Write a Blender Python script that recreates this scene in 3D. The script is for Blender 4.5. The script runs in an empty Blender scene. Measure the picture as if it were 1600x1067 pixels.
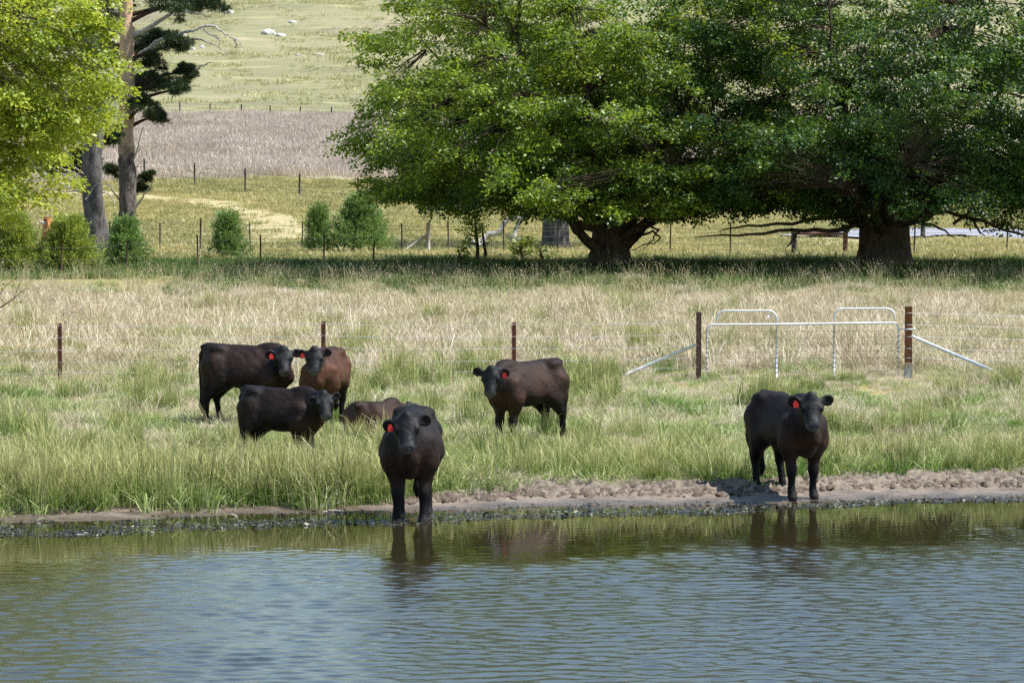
import bpy, math, random
import numpy as np
from mathutils import Vector

# ------------------------------------------------------------------ camera, sky, sun, exposure
scene = bpy.context.scene
COL = scene.collection
FPX = 4864.0                      # focal length in photograph pixels (1600 wide)
CAMZ = 3.5
TILT = math.atan((533.5 - 332.0) / FPX)
cam_d = bpy.data.cameras.new('camera'); cam = bpy.data.objects.new('camera', cam_d); COL.objects.link(cam)
cam_d.sensor_width = 36.0; cam_d.lens = FPX / 1600 * 36.0
cam_d.clip_start = 0.5; cam_d.clip_end = 4000
cam.location = (0, 0, CAMZ); cam.rotation_euler = (math.pi / 2 - TILT, 0, 0)
scene.camera = cam

SUN_EL, SUN_A = math.radians(57), math.radians(4)      # sun to the right, a little on the camera's side
SUN = Vector((math.cos(SUN_EL) * math.cos(SUN_A), -math.cos(SUN_EL) * math.sin(SUN_A), math.sin(SUN_EL)))
w = bpy.data.worlds.new('World'); scene.world = w; w.use_nodes = True
wn = w.node_tree; wn.nodes.clear()
sky = wn.nodes.new('ShaderNodeTexSky'); sky.sky_type = 'NISHITA'; sky.sun_disc = False
sky.sun_elevation = SUN_EL; sky.sun_rotation = math.pi / 2 + SUN_A
sky.altitude = 0; sky.air_density = 1.5; sky.dust_density = 0.2; sky.ozone_density = 4.5
bg = wn.nodes.new('ShaderNodeBackground'); bg.inputs['Strength'].default_value = 0.11
wo = wn.nodes.new('ShaderNodeOutputWorld')
wn.links.new(sky.outputs[0], bg.inputs[0]); wn.links.new(bg.outputs[0], wo.inputs[0])
sl = bpy.data.lights.new('sun', 'SUN'); sl.energy = 5.0; sl.angle = math.radians(0.53); sl.color = (1.0, 0.975, 0.93)
so = bpy.data.objects.new('sun', sl); COL.objects.link(so)
so.rotation_euler = SUN.to_track_quat('Z', 'Y').to_euler()
vs = scene.view_settings
vs.view_transform = 'Standard'; vs.look = 'None'; vs.gamma = 1.0; vs.exposure = 0.76
try: vs.use_curve_mapping = False
except Exception: pass
cy = scene.cycles
cy.max_bounces = 4; cy.diffuse_bounces = 2; cy.glossy_bounces = 3; cy.transmission_bounces = 4; cy.transparent_max_bounces = 6
cy.use_denoising = False
cy.debug_use_spatial_splits = True
cy.sample_clamp_indirect = 6.0

RNG = np.random.default_rng(7)
random.seed(7)

# ------------------------------------------------------------------ helpers: pixels, terrain
def ray(px, py):
    dx, dy = (px - 800) / FPX, (533.5 - py) / FPX
    c, s = math.cos(TILT), math.sin(TILT)
    return np.array([dx, c + dy * s, dy * c - s])
def at(px, py, Y):
    d = ray(px, py); return np.array([0, 0, CAMZ]) + d * (Y / d[1])

_sr = np.random.default_rng(3)
_NW = [(_sr.uniform(0, 2 * np.pi), _sr.uniform(0, 2 * np.pi), _sr.uniform(0.6, 1.7)) for _ in range(24)]
def wav(x, y, scale, seed=0):
    """smooth pseudo noise, about -1..1"""
    r = np.random.default_rng(100 + seed); v = 0
    for i in range(7):
        a, p, f = r.uniform(0, 2 * np.pi), r.uniform(0, 2 * np.pi), r.uniform(0.5, 1.9)
        v = v + np.sin((np.cos(a) * x + np.sin(a) * y) * f * 2 * np.pi / scale + p + 1.3 * np.sin((np.sin(a) * x - np.cos(a) * y) * f * 4.1 / scale + 2 * p))
    return v / 3.6
_ys = np.linspace(-80, 1200, 12801)
_prof = np.interp(_ys, [-80, 0, 18, 38, 43, 48, 57, 66, 75, 84, 92, 105, 116, 130, 150, 174, 230, 324, 420, 540, 600, 1200],
                  [0, 0, 0, 0, .10, .20, .36, .68, 1.05, 1.5, 1.86, 1.92, 1.98, 2.5, 3.55, 5.0, 7.9, 13.6, 24.5, 40.2, 41.5, 20])
_k = np.hanning(41); _k /= _k.sum()
_prof2 = np.convolve(np.pad(_prof, 20, mode='edge'), _k, 'valid')
def shore(x):
    return 37.25 + 0.275 * np.clip(x, -9, 9) + 0.14 * np.sin(x * 1.7 + .4) + .10 * np.sin(x * 0.8 + 2)
def mudw(x):
    return 0.22 + 0.95 / (1 + np.exp(-(x + 0.9) * 2.2)) + .18 * np.sin(x * 1.3 + 1) + .12 * np.sin(x * 3.7)
def Z(x, y):
    x = np.asarray(x, float); y = np.asarray(y, float)
    s = y - shore(x)
    z = np.interp(y, _ys, _prof2)
    bank = np.interp(s, [-30, -8, -4, -1.8, 0, .7, 2.2, 4], [-1.2, -1.0, -.55, -.13, 0, .035, .05, 0])
    z = z + bank
    # the dam wall on the near side, and the ends of the pond far to the sides
    dam = np.interp(y, [-80, -6, 3, 6.5, 10, 14], [1.0, 1.9, 1.9, 1.1, .1, -3])
    z = np.maximum(z, dam)
    side = np.interp(np.abs(x), [38, 52, 400], [-3, 1.2, 1.6])
    z = np.where(y < 45, np.maximum(z, side), z)
    far = np.clip((y - 110) / 80, 0, 1)
    z = z + far * (0.35 * wav(x, y, 38, 1) + np.clip((y - 300) / 200, 0, 1) * (1.8 * wav(x, y, 120, 2) + .012 * (x + 44) * np.clip((y - 330) / 200, 0, 1) * 4))
    z = z + np.clip((s - 3) / 4, 0, 1) * .05 * wav(x, y, 5.5, 4)
    return z
def ground_at(px, py):
    d = ray(px, py); Y = np.concatenate([np.arange(20, 120, .04), np.arange(120, 1000, .4)])
    t = Y / d[1]; zz = CAMZ + d[2] * t; xx = d[0] * t
    i = int(np.argmax(zz <= Z(xx, Y)))
    return np.array([xx[i], Y[i], float(Z(xx[i], Y[i]))])
def onz(x, y, dz=0.0): return np.array([x, y, float(Z(x, y)) + dz])

# ------------------------------------------------------------------ helpers: objects
def mesh_np(name, V, F, mats=None, smooth=False, attrs=None, matidx=None):
    V = np.asarray(V, np.float32); me = bpy.data.meshes.new(name)
    if isinstance(F, np.ndarray) and F.ndim == 2:
        n, k = F.shape
        me.vertices.add(len(V)); me.vertices.foreach_set('co', V.ravel())
        me.loops.add(n * k); me.loops.foreach_set('vertex_index', F.astype(np.int32).ravel())
        me.polygons.add(n); me.polygons.foreach_set('loop_start', (np.arange(n) * k).astype(np.int32))
        try: me.polygons.foreach_set('loop_total', np.full(n, k, np.int32))
        except Exception: pass
        me.update(calc_edges=True)
    else:
        me.from_pydata(V.tolist(), [], [list(map(int, f)) for f in F]); me.update()
    if smooth: me.polygons.foreach_set('use_smooth', np.ones(len(me.polygons), bool))
    for k, a in (attrs or {}).items():
        a = np.asarray(a, np.float32)
        if a.ndim == 1:
            at_ = me.attributes.new(k, 'FLOAT', 'POINT'); at_.data.foreach_set('value', a)
        elif a.shape[1] == 3:
            at_ = me.attributes.new(k, 'FLOAT_VECTOR', 'POINT'); at_.data.foreach_set('vector', a.ravel())
        else:
            at_ = me.attributes.new(k, 'FLOAT_COLOR', 'POINT'); at_.data.foreach_set('color', a.ravel())
    for m in (mats or []): me.materials.append(m)
    if matidx is not None: me.polygons.foreach_set('material_index', np.asarray(matidx, np.int32))
    return me
def obj(name, me, parent=None, loc=None):
    o = bpy.data.objects.new(name, me); COL.objects.link(o)
    if parent is not None: o.parent = parent
    if loc is not None: o.location = loc
    return o
def tag(o, label=None, cat=None, group=None, kind=None):
    if label: o['label'] = label
    if cat: o['category'] = cat
    if group: o['group'] = group
    if kind: o['kind'] = kind
    return o
def empty(name, loc, rz=0.0):
    o = bpy.data.objects.new(name, None); COL.objects.link(o); o.location = loc; o.rotation_euler = (0, 0, rz)
    o.empty_display_size = .2
    return o
class MB:
    """collects vertices and faces"""
    def __init__(s): s.V = []; s.F = []; s.n = 0; s.A = []
    def add(s, V, F, v=0.0):
        V = np.asarray(V, float)
        s.V.append(V); s.F += [tuple(i + s.n for i in f) for f in F]; s.n += len(V); s.A.append(np.full(len(V), v))
    def tube(s, P, R, n=6, v=0.0, caps=True, squash=None):
        P = np.asarray(P, float); m = len(P); R = np.broadcast_to(np.asarray(R, float), (m,))
        T = np.gradient(P, axis=0); T /= np.linalg.norm(T, axis=1)[:, None] + 1e-9
        ref = np.array([0, 0, 1.0]) if abs(T[:, 2]).mean() < .8 else np.array([0.3, 1.0, 0])
        U = np.cross(T, ref); U /= np.linalg.norm(U, axis=1)[:, None] + 1e-9
        W = np.cross(T, U); a = np.arange(n) * 2 * np.pi / n
        V = P[:, None] + R[:, None, None] * (np.cos(a)[None, :, None] * U[:, None] + np.sin(a)[None, :, None] * W[:, None])
        F = [(i * n + j, i * n + (j + 1) % n, (i + 1) * n + (j + 1) % n, (i + 1) * n + j) for i in range(m - 1) for j in range(n)]
        if caps: F += [tuple(range(n)), tuple((m - 1) * n + j for j in reversed(range(n)))]
        s.add(V.reshape(-1, 3), F, v); return s
    def box(s, c, d, rz=0.0, v=0.0):
        c = np.asarray(c, float); x, y, z = np.asarray(d, float) / 2
        V = np.array([(i, j, k) for i in (-x, x) for j in (-y, y) for k in (-z, z)])
        R = np.array([[math.cos(rz), -math.sin(rz), 0], [math.sin(rz), math.cos(rz), 0], [0, 0, 1]])
        s.add(V @ R.T + c, [(0, 1, 3, 2), (4, 6, 7, 5), (0, 4, 5, 1), (2, 3, 7, 6), (0, 2, 6, 4), (1, 5, 7, 3)], v); return s
    def mesh(s, name, mats, smooth=True):
        return mesh_np(name, np.concatenate(s.V), s.F, mats, smooth, {'v': np.concatenate(s.A)})
    def build(s, name, mat, parent=None, smooth=True):
        return obj(name, s.mesh(name, [mat], smooth), parent)

# ------------------------------------------------------------------ materials
def lin(r, g, b): return tuple(((c / 255) / 12.92 if c / 255 <= .04045 else ((c / 255 + .055) / 1.055) ** 2.4) for c in (r, g, b)) + (1,)
class NT:
    def __init__(s, name):
        s.m = bpy.data.materials.new(name); s.m.use_nodes = True; s.t = s.m.node_tree; s.t.nodes.clear()
        s.out = s.n('ShaderNodeOutputMaterial')
    def n(s, t, **kw):
        x = s.t.nodes.new(t)
        for k, v in kw.items(): setattr(x, k, v)
        return x
    def l(s, a, b): s.t.links.new(a, b)
    def val(s, sock, v):
        if hasattr(v, 'is_linked') or hasattr(v, 'links'): s.l(v, sock)
        else: sock.default_value = v
    def math(s, op, a, b=0.0, clamp=False):
        x = s.n('ShaderNodeMath', operation=op, use_clamp=clamp); s.val(x.inputs[0], a); s.val(x.inputs[1], b); return x.outputs[0]
    def mix(s, f, a, b, mode='MIX'):
        x = s.n('ShaderNodeMix', data_type='RGBA', blend_type=mode); s.val(x.inputs[0], f); s.val(x.inputs[6], a); s.val(x.inputs[7], b); return x.outputs[2]
    def noise(s, scale, detail=4, rough=.55, vec=None, dist=0.0):
        x = s.n('ShaderNodeTexNoise'); x.inputs['Scale'].default_value = scale; x.inputs['Detail'].default_value = detail
        x.inputs['Roughness'].default_value = rough; x.inputs['Distortion'].default_value = dist
        if vec is not None: s.l(vec, x.inputs['Vector'])
        return x.outputs['Fac']
    def pos(s): return s.n('ShaderNodeNewGeometry').outputs['Position']
    def objco(s): return s.n('ShaderNodeTexCoord').outputs['Object']
    def scale(s, vec, sc):
        x = s.n('ShaderNodeMapping'); s.l(vec, x.inputs['Vector']); x.inputs['Scale'].default_value = sc; return x.outputs[0]
    def ramp(s, f, stops):
        x = s.n('ShaderNodeValToRGB'); e = x.color_ramp.elements
        while len(e) < len(stops): e.new(.5)
        for i, (p, c) in enumerate(stops): e[i].position = p; e[i].color = c if len(c) == 4 else tuple(c) + (1,)
        s.val(x.inputs[0], f); return x.outputs[0]
    def rng(s, v, a, b, c=0.0, d=1.0):
        x = s.n('ShaderNodeMapRange'); s.val(x.inputs[0], v)
        for i, q in enumerate((a, b, c, d)): x.inputs[i + 1].default_value = q
        return x.outputs[0]
    def attr(s, name, out='Fac'): return s.n('ShaderNodeAttribute', attribute_name=name).outputs[out]
    def bump(s, h, strength=.5, dist=.02, normal=None):
        x = s.n('ShaderNodeBump'); s.val(x.inputs['Strength'], strength); x.inputs['Distance'].default_value = dist; s.l(h, x.inputs['Height'])
        if normal is not None: s.l(normal, x.inputs['Normal'])
        return x.outputs[0]
    def bsdf(s, col, rough=.7, spec=.3, metal=0.0, normal=None, sheen=0.0):
        x = s.n('ShaderNodeBsdfPrincipled'); s.val(x.inputs['Base Color'], col); s.val(x.inputs['Roughness'], rough)
        x.inputs['Specular IOR Level'].default_value = spec; s.val(x.inputs['Metallic'], metal)
        if sheen: x.inputs['Sheen Weight'].default_value = sheen
        if normal is not None: s.l(normal, x.inputs['Normal'])
        return x.outputs[0]
    def done(s, sh): s.l(sh, s.out.inputs[0]); return s.m
    def leafy(s, col, tcol, f, rough=.5, spec=.3):
        a = s.bsdf(col, rough, spec); b = s.n('ShaderNodeBsdfTranslucent'); s.val(b.inputs[0], tcol)
        m = s.n('ShaderNodeMixShader'); m.inputs[0].default_value = f; s.l(a, m.inputs[1]); s.l(b.outputs[0], m.inputs[2])
        return s.done(m.outputs[0])

def blade_mat(name, cols, tips=None, tr=.3, patch=None, patch_scale=.35):
    """blades: colour by blade, by clump and by patch of the meadow"""
    t = NT(name); v = t.attr('v'); r = t.n('ShaderNodeObjectInfo').outputs['Random']
    f = t.math('ADD', t.math('MULTIPLY', v, .62), t.math('MULTIPLY', r, .38))
    c = t.ramp(f, [(i / max(1, len(cols) - 1) * .8 + .1, q) for i, q in enumerate(cols)])
    if patch:
        n = t.noise(patch_scale, 3, .6, t.pos()); c = t.mix(t.rng(n, .44, .60), c, t.mix(.45, c, patch))
    if tips: c = t.mix(t.rng(t.attr('h'), .55, 1.0, 0, .8), c, tips)
    return t.leafy(c, c, tr, .55, .25)

G = lambda *a: lin(*a)
M = {}
M['rush'] = blade_mat('rush', [G(40, 62, 22), G(82, 110, 40), G(120, 144, 62), G(156, 170, 98), G(208, 200, 156)], tips=G(200, 184, 130), tr=.2, patch=G(140, 158, 76))
M['green'] = blade_mat('green_grass', [G(52, 80, 34), G(92, 128, 48), G(124, 156, 66), G(158, 176, 96), G(210, 202, 160)], tr=.22, patch=G(200, 192, 146))
M['dry'] = blade_mat('dry_grass', [G(128, 114, 78), G(186, 170, 138), G(212, 197, 168), G(226, 212, 190), G(240, 230, 214)], tr=.2, patch=G(176, 168, 118), patch_scale=.30)
M['seed'] = blade_mat('seed_stalks', [G(150, 144, 96), G(186, 172, 128), G(208, 194, 154)], tips=G(214, 198, 160), tr=.25)
M['lawn'] = blade_mat('paddock_grass', [G(122, 128, 72), G(152, 150, 92), G(174, 166, 112), G(198, 184, 138)], tr=.3, patch=G(196, 180, 120), patch_scale=.12)
M['shade'] = blade_mat('shade_tinted_grass', [G(44, 66, 32), G(64, 90, 40), G(90, 114, 52), G(124, 136, 74)], tr=.3)  # green darkened to deepen the shadow band under the trees
M['hill'] = blade_mat('hill_grass', [G(150, 150, 104), G(172, 168, 118), G(190, 184, 134), G(204, 196, 150)], tr=.3)
M['grey'] = blade_mat('grey_stems', [G(172, 157, 145), G(188, 173, 158), G(200, 187, 170), G(212, 200, 182)], tr=.28, patch=G(190, 174, 150), patch_scale=.06)

def leaf_mat(name, c0, c1, c2, tr0, trf=.45, rough=.42):
    t = NT(name); v = t.attr('v')
    c = t.ramp(v, [(.05, c0), (.5, c1), (.95, c2)])
    return t.leafy(c, t.mix(.6, c, tr0, 'MIX'), trf, rough, .4)
M['elm'] = leaf_mat('elm_leaf', G(34, 58, 20), G(80, 108, 34), G(150, 168, 56), G(176, 194, 40), .38)
M['elm_dark'] = leaf_mat('elm_leaf_dark', G(26, 50, 24), G(54, 86, 32), G(104, 132, 46), G(132, 162, 36), .32, .42)
M['elm_gold'] = leaf_mat('elm_leaf_young', G(90, 114, 28), G(146, 162, 44), G(192, 200, 80), G(208, 212, 66), .42)
M['needle'] = leaf_mat('pine_needle', G(30, 46, 26), G(46, 64, 34), G(72, 88, 48), G(90, 104, 40), .15)
M['cypress'] = leaf_mat('young_conifer_leaf', G(64, 92, 48), G(108, 138, 74), G(150, 170, 100), G(160, 184, 90), .3)
M['cypress_y'] = leaf_mat('yellow_conifer_leaf', G(92, 112, 44), G(136, 152, 64), G(176, 184, 90), G(194, 200, 80), .3)

def bark_mat(name, a, b, sc=(9, 9, 2.2), orange=None, z0=0, z1=0):
    t = NT(name); p = t.objco(); n = t.noise(1.0, 6, .65, t.scale(p, sc)); c = t.ramp(n, [(.3, a), (.7, b)])
    n2 = t.noise(.9, 3, .6, p); c = t.mix(t.rng(n2, .5, .75, 0, .5), c, t.mix(.5, c, G(120, 116, 104)))
    if orange:
        z = t.n('ShaderNodeSeparateXYZ'); t.l(p, z.inputs[0])
        zz = t.math('ADD', z.outputs[2], t.math('MULTIPLY', t.math('SUBTRACT', t.noise(3.0, 4, .6, p), .5), 1.6))
        c = t.mix(t.rng(zz, z0, z1), c, t.mix(t.noise(6, 4, .6, t.scale(p, (3, 3, .8))), orange, G(206, 190, 170)))
    return t.done(t.bsdf(c, .9, .15, normal=t.bump(n, .9, .06)))
M['bark'] = bark_mat('elm_bark', G(44, 38, 32), G(96, 86, 74))
M['pine_bark'] = bark_mat('pine_bark', G(50, 45, 45), G(128, 118, 112), (7, 7, 3.0), G(196, 140, 92), 3.3, 4.0)
M['pine_bark_grey'] = bark_mat('grey_pine_bark', G(46, 43, 43), G(122, 116, 112), (7, 7, 3.0))
M['dead'] = bark_mat('dead_wood', G(150, 143, 136), G(214, 208, 200), (14, 14, 14))
M['twig'] = bark_mat('twig_bark', G(42, 34, 28), G(88, 74, 60), (12, 12, 12))
M['stump'] = bark_mat('stump_wood', G(92, 56, 34), G(190, 128, 80), (10, 10, 2))

def metal_mat(name, a, b, rough=.5, metal=.6, sc=14):
    t = NT(name); p = t.objco(); n = t.noise(sc, 5, .65, p); c = t.ramp(n, [(.35, a), (.68, b)])
    return t.done(t.bsdf(c, t.rng(n, .3, .7, rough, rough + .2), .5, metal, t.bump(n, .15, .004)))
M['galv'] = metal_mat('galvanised_pipe', G(186, 190, 194), G(216, 218, 220), .42, .35)
M['rust'] = metal_mat('rusty_steel', G(92, 56, 42), G(140, 92, 70), .8, .1)
M['rust_dark'] = metal_mat('dark_rusty_steel', G(58, 40, 34), G(98, 70, 58), .8, .1)
M['wire'] = metal_mat('fence_wire', G(176, 178, 180), G(206, 208, 210), .45, .3)
M['wire_dark'] = metal_mat('old_wire', G(92, 86, 78), G(128, 122, 112), .7, .2)
M['concrete'] = metal_mat('post_footing', G(150, 142, 130), G(196, 188, 176), .9, 0)
M['timber'] = bark_mat('weathered_timber', G(136, 126, 112), G(198, 190, 174), (20, 20, 3))
M['timber_red'] = bark_mat('brown_timber', G(84, 56, 46), G(130, 92, 78), (20, 20, 3))
M['timber_dark'] = bark_mat('dark_timber', G(50, 46, 44), G(88, 80, 74), (20, 20, 3))
t = NT('granite'); p = t.pos(); n = t.noise(1.4, 6, .65, p)
M['granite'] = t.done(t.bsdf(t.ramp(n, [(.3, G(140, 136, 128)), (.55, G(196, 192, 184)), (.75, G(222, 219, 212))]), .9, .2, normal=t.bump(n, .8, .2)))

# ground: colour by place with broken edges
t = NT('ground'); p = t.pos(); sep = t.n('ShaderNodeSeparateXYZ'); t.l(p, sep.inputs[0])
nb = t.noise(.09, 5, .62, p); ns = t.noise(.9, 5, .65, p); nf = t.noise(9, 4, .7, p); nl = t.noise(1.0, 5, .6, t.scale(p, (.03, .075, .05)))
yy = t.math('ADD', sep.outputs[1], t.math('MULTIPLY', t.math('SUBTRACT', nb, .5), 14))
near = t.ramp(ns, [(.3, G(112, 112, 66)), (.55, G(150, 140, 92)), (.72, G(186, 166, 122))])
pad = t.mix(t.rng(nl, .38, .66), t.ramp(ns, [(.3, G(138, 138, 84)), (.7, G(162, 154, 106))]), t.ramp(ns, [(.3, G(164, 150, 110)), (.7, G(182, 167, 132))]))
grey = t.ramp(ns, [(.3, G(156, 142, 128)), (.7, G(178, 164, 148))])
hillc = t.ramp(t.math('ADD', t.math('MULTIPLY', nl, .6), t.math('MULTIPLY', t.noise(.35, 6, .7, p), .4)), [(.34, G(116, 113, 90)), (.46, G(131, 129, 96)), (.56, G(144, 138, 106)), (.68, G(158, 148, 124))])
hm = t.noise(1.0, 6, .72, t.scale(p, (.22, .5, .5)))
hillc = t.mix(t.rng(hm, .44, .60, 0, .6), hillc, t.mix(.5, hillc, G(118, 116, 84)))
hillc = t.mix(t.rng(t.noise(1.0, 4, .7, t.scale(p, (.09, .3, .3))), .55, .68, 0, .6), hillc, G(178, 170, 124))
hillc = t.mix(t.rng(t.noise(.055, 6, .7, t.scale(p, (1, .5, 1))), .54, .66, 0, .75), hillc, G(132, 120, 106))
c = t.mix(t.rng(yy, 92, 102), near, pad)
c = t.mix(t.rng(yy, 177, 183), c, grey)
c = t.mix(t.rng(t.math('ADD', sep.outputs[1], t.math('MULTIPLY', t.math('SUBTRACT', nb, .5), 5)), 318, 326), c, hillc)
c = t.mix(t.rng(nf, .35, .7, 0, .35), c, t.mix(.5, c, G(96, 92, 60)))
hb = t.math('ADD', ns, t.math('MULTIPLY', nf, .4))
M['ground'] = t.done(t.bsdf(c, .95, .1, normal=t.bump(hb, .6, .12)))

t = NT('mud'); p = t.pos(); n1 = t.noise(2.2, 5, .6, p); n2 = t.noise(14, 5, .65, p); n3 = t.noise(55, 3, .6, p); z = t.n('ShaderNodeSeparateXYZ'); t.l(p, z.inputs[0])
wet = t.rng(t.math('ADD', z.outputs[2], t.math('MULTIPLY', t.math('SUBTRACT', n1, .5), .05)), .012, .05, 1, 0)
c = t.ramp(t.math('ADD', t.math('MULTIPLY', n1, .5), t.math('MULTIPLY', n2, .5)), [(.34, G(84, 72, 62)), (.5, G(120, 108, 94)), (.66, G(144, 130, 113))])
c = t.mix(t.math('MULTIPLY', wet, .62), c, G(78, 66, 56))
M['mud'] = t.done(t.bsdf(c, t.rng(wet, 0, 1, .9, .32), .35, normal=t.bump(t.math('ADD', n2, t.math('MULTIPLY', n3, .4)), .7, .03)))
t = NT('clod'); p = t.pos(); n2 = t.noise(14, 5, .65, p)
M['clod'] = t.done(t.bsdf(t.ramp(n2, [(.3, G(58, 50, 44)), (.7, G(116, 100, 86))]), .9, .2, normal=t.bump(n2, .7, .03)))
t = NT('gravel'); p = t.pos(); n2 = t.noise(7, 5, .7, p)
M['gravel'] = t.done(t.bsdf(t.ramp(n2, [(.3, G(122, 122, 128)), (.7, G(160, 160, 166))]), .95, .2, normal=t.bump(n2, .8, .05)))
t = NT('track'); p = t.pos(); n2 = t.noise(3, 6, .7, p)
M['track'] = t.done(t.bsdf(t.ramp(n2, [(.3, G(150, 140, 98)), (.5, G(168, 155, 116)), (.7, G(184, 168, 136))]), .95, .1, normal=t.bump(n2, .6, .06)))

# pond water: murky, calm in the lee of the bank, rippled farther out
t = NT('water'); p = t.pos(); sep = t.n('ShaderNodeSeparateXYZ'); t.l(p, sep.inputs[0])
big = t.noise(.35, 3, .55, t.scale(p, (.6, 1, 1)))
M['water'] = t.done(t.bsdf(t.mix(big, G(40, 37, 20), G(52, 46, 26)), t.rng(t.attr('ruffle'), 0, 1, .02, .17), .5)); M['water'].node_tree.nodes['Principled BSDF'].inputs['IOR'].default_value = 1.6
t = NT('floating_weed'); v = t.attr('v')
M['weed'] = t.done(t.bsdf(t.ramp(v, [(.1, G(34, 36, 38)), (.6, G(66, 66, 58)), (.9, G(98, 92, 74)), (.995, G(170, 164, 140))]), .3, .5))

# cattle coats
def coat_mat(name):
    t = NT(name); c = t.attr('coat', 'Color'); p = t.objco()
    n = t.noise(38, 4, .7, t.scale(p, (1, 1, .55))); n2 = t.noise(7, 4, .6, p); n3 = t.noise(130, 2, .6, t.scale(p, (1, 1, .5)))
    c = t.mix(t.rng(t.noise(9, 5, .7, t.scale(p, (1, 1, .7))), .42, .62, 0, .55), c, t.mix(.75, c, (0.006, 0.005, 0.005, 1)))
    c2 = t.mix(t.rng(n, .3, .7, 0, .75), c, t.mix(.6, c, (0.002, 0.002, 0.0025, 1)))
    h = t.math('ADD', t.math('ADD', t.math('MULTIPLY', n, .22), t.math('MULTIPLY', n3, .10)), t.math('MULTIPLY', n2, 1.0))
    r = t.rng(t.attr('gloss'), 0, 1, .66, .24)
    sh = t.bsdf(c2, r, .2, normal=t.bump(h, .8, .03)); pb = t.t.nodes['Principled BSDF']; t.l(t.rng(t.attr('gloss'), 0, 1, .10, .6), pb.inputs['Specular IOR Level'])
    return t.done(sh)
M['coat'] = coat_mat('cattle_coat')
t = NT('eye'); M['eye'] = t.done(t.bsdf((.006, .005, .004, 1), .08, .6))
t = NT('ear_tag_plastic'); M['tag'] = t.done(t.bsdf(G(216, 52, 38), .5, .4))

# ------------------------------------------------------------------ the setting
def axis(parts):
    return np.unique(np.round(np.concatenate([np.arange(a, b, s) for a, b, s in parts]), 4))
gx = axis([(-420, -60, 18), (-60, -22, 2.5), (-22, 22.01, .45), (22.5, 60, 2.5), (60, 421, 18)])
gy = axis([(-80, 26, 2.5), (26, 62, .3), (62, 120, .7), (120, 340, 2.5), (340, 620, 6), (620, 1201, 40)])
XX, YY = np.meshgrid(gx, gy); ZZ = Z(XX, YY)
nx, ny = len(gx), len(gy); ii = (np.arange(ny - 1)[:, None] * nx + np.arange(nx - 1)[None]).ravel()
ground = obj('ground', mesh_np('ground', np.stack([XX, YY, ZZ], -1).reshape(-1, 3), np.stack([ii, ii + 1, ii + nx + 1, ii + nx], 1), [M['ground']], True))
tag(ground, 'sloping pasture from the pond bank up to the far hill', 'ground', kind='structure')

# water: real ripples, calm in the lee of the bank
wx = axis([(-60, -11, 3.5), (-11, 11.01, .054), (12, 61, 3.5)]); wy = axis([(2, 20.4, 1.2), (20.5, 32.6, .036), (32.6, 39.8, .07), (40, 47, 1.0)])
WX, WY = np.meshgrid(wx, wy); r = np.random.default_rng(77); WZ = np.zeros_like(WX)
for i in range(54):
    lam = .10 * (.34 / .10) ** (r.random() ** 1.2); a = r.normal(math.radians(78), .55); kx, ky = math.cos(a) * 2 * np.pi / lam, math.sin(a) * 2 * np.pi / lam
    grp = .6 + .6 * np.sin(WX * r.uniform(-1.5, 1.5) + WY * r.uniform(-1.5, 1.5) + r.uniform(0, 6))
    WZ += grp * (.026 / (2 * np.pi) * lam) * np.sin(kx * WX + ky * WY + r.uniform(0, 6.28) + .8 * np.sin(WX * .9 + WY * .7 + i))
lee = WY - .20 * WX + 1.1 * wav(WX * .6, WY, 4.2, 51) + .4 * wav(WX, WY, 1.3, 52)
WZ *= np.interp(lee, [28.6, 30.6, 32.4, 40], [1.0, .75, .10, .04]) * np.clip((10.9 - np.abs(WX)) / 1.5, 0, 1) * np.clip((WY - 20.6) / .8, 0, 1) * np.clip((39.6 - WY) / .5, 0, 1)
for cx_, cy_ in ((-1.32, 35.12), (-1.00, 35.1), (3.45, 37.75), (3.6, 37.8)):      # rings round the legs of the wading cattle
    d_ = np.hypot(WX - cx_, WY - cy_); WZ += .0035 * np.sin(2 * np.pi * d_ / .21) * np.exp(-d_ / .4)
nxw, nyw = len(wx), len(wy); ii = (np.arange(nyw - 1)[:, None] * nxw + np.arange(nxw - 1)[None]).ravel()
tag(obj('water', mesh_np('water', np.stack([WX, WY, WZ], -1).reshape(-1, 3), np.stack([ii, ii + 1, ii + nxw + 1, ii + nxw], 1), [M['water']], True, {'ruffle': np.interp(lee, [28.6, 30.8, 32.2, 40], [1.0, .8, .12, 0]).ravel()})), 'murky rippled farm pond reflecting the sky', 'water', kind='structure')

# trampled mud along the water
mx = np.arange(-10, 11.5, .03); su = np.linspace(0, 1, 100)
MX, SU = np.meshgrid(mx, su); S0 = -1.9; S1 = mudw(MX) + .9; SS = S0 + (S1 - S0) * SU; MY = shore(MX) + SS
tramp = np.clip((MX + 1.3) / 1.2, 0.12, 1) * np.clip((SS - .05) / .5, 0, 1)
ridge = np.abs(wav(MX, MY, .42, 11)) ** .8 * .04 + np.abs(wav(MX, MY, .17, 12)) * .035 + wav(MX, MY, 1.1, 13) * .02
rp = np.random.default_rng(19); hoof = np.zeros_like(MX)      # hoof prints
for _ in range(420):
    hx = rp.uniform(-1.6, 9.5); hs_ = rp.uniform(.1, 1.0) * float(mudw(hx)); hy_ = float(shore(hx)) + hs_; rr_h = rp.uniform(.05, .085); i0 = np.searchsorted(mx, hx - .3); i1 = np.searchsorted(mx, hx + .3)
    dd_ = np.hypot(MX[:, i0:i1] - hx, (MY[:, i0:i1] - hy_) * rp.uniform(.7, 1.2)) / rr_h; hoof[:, i0:i1] += np.where(dd_ < 1, -.055 * (1 - dd_ ** 4), .022 * np.exp(-((dd_ - 1.15) / .25) ** 2))
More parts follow.
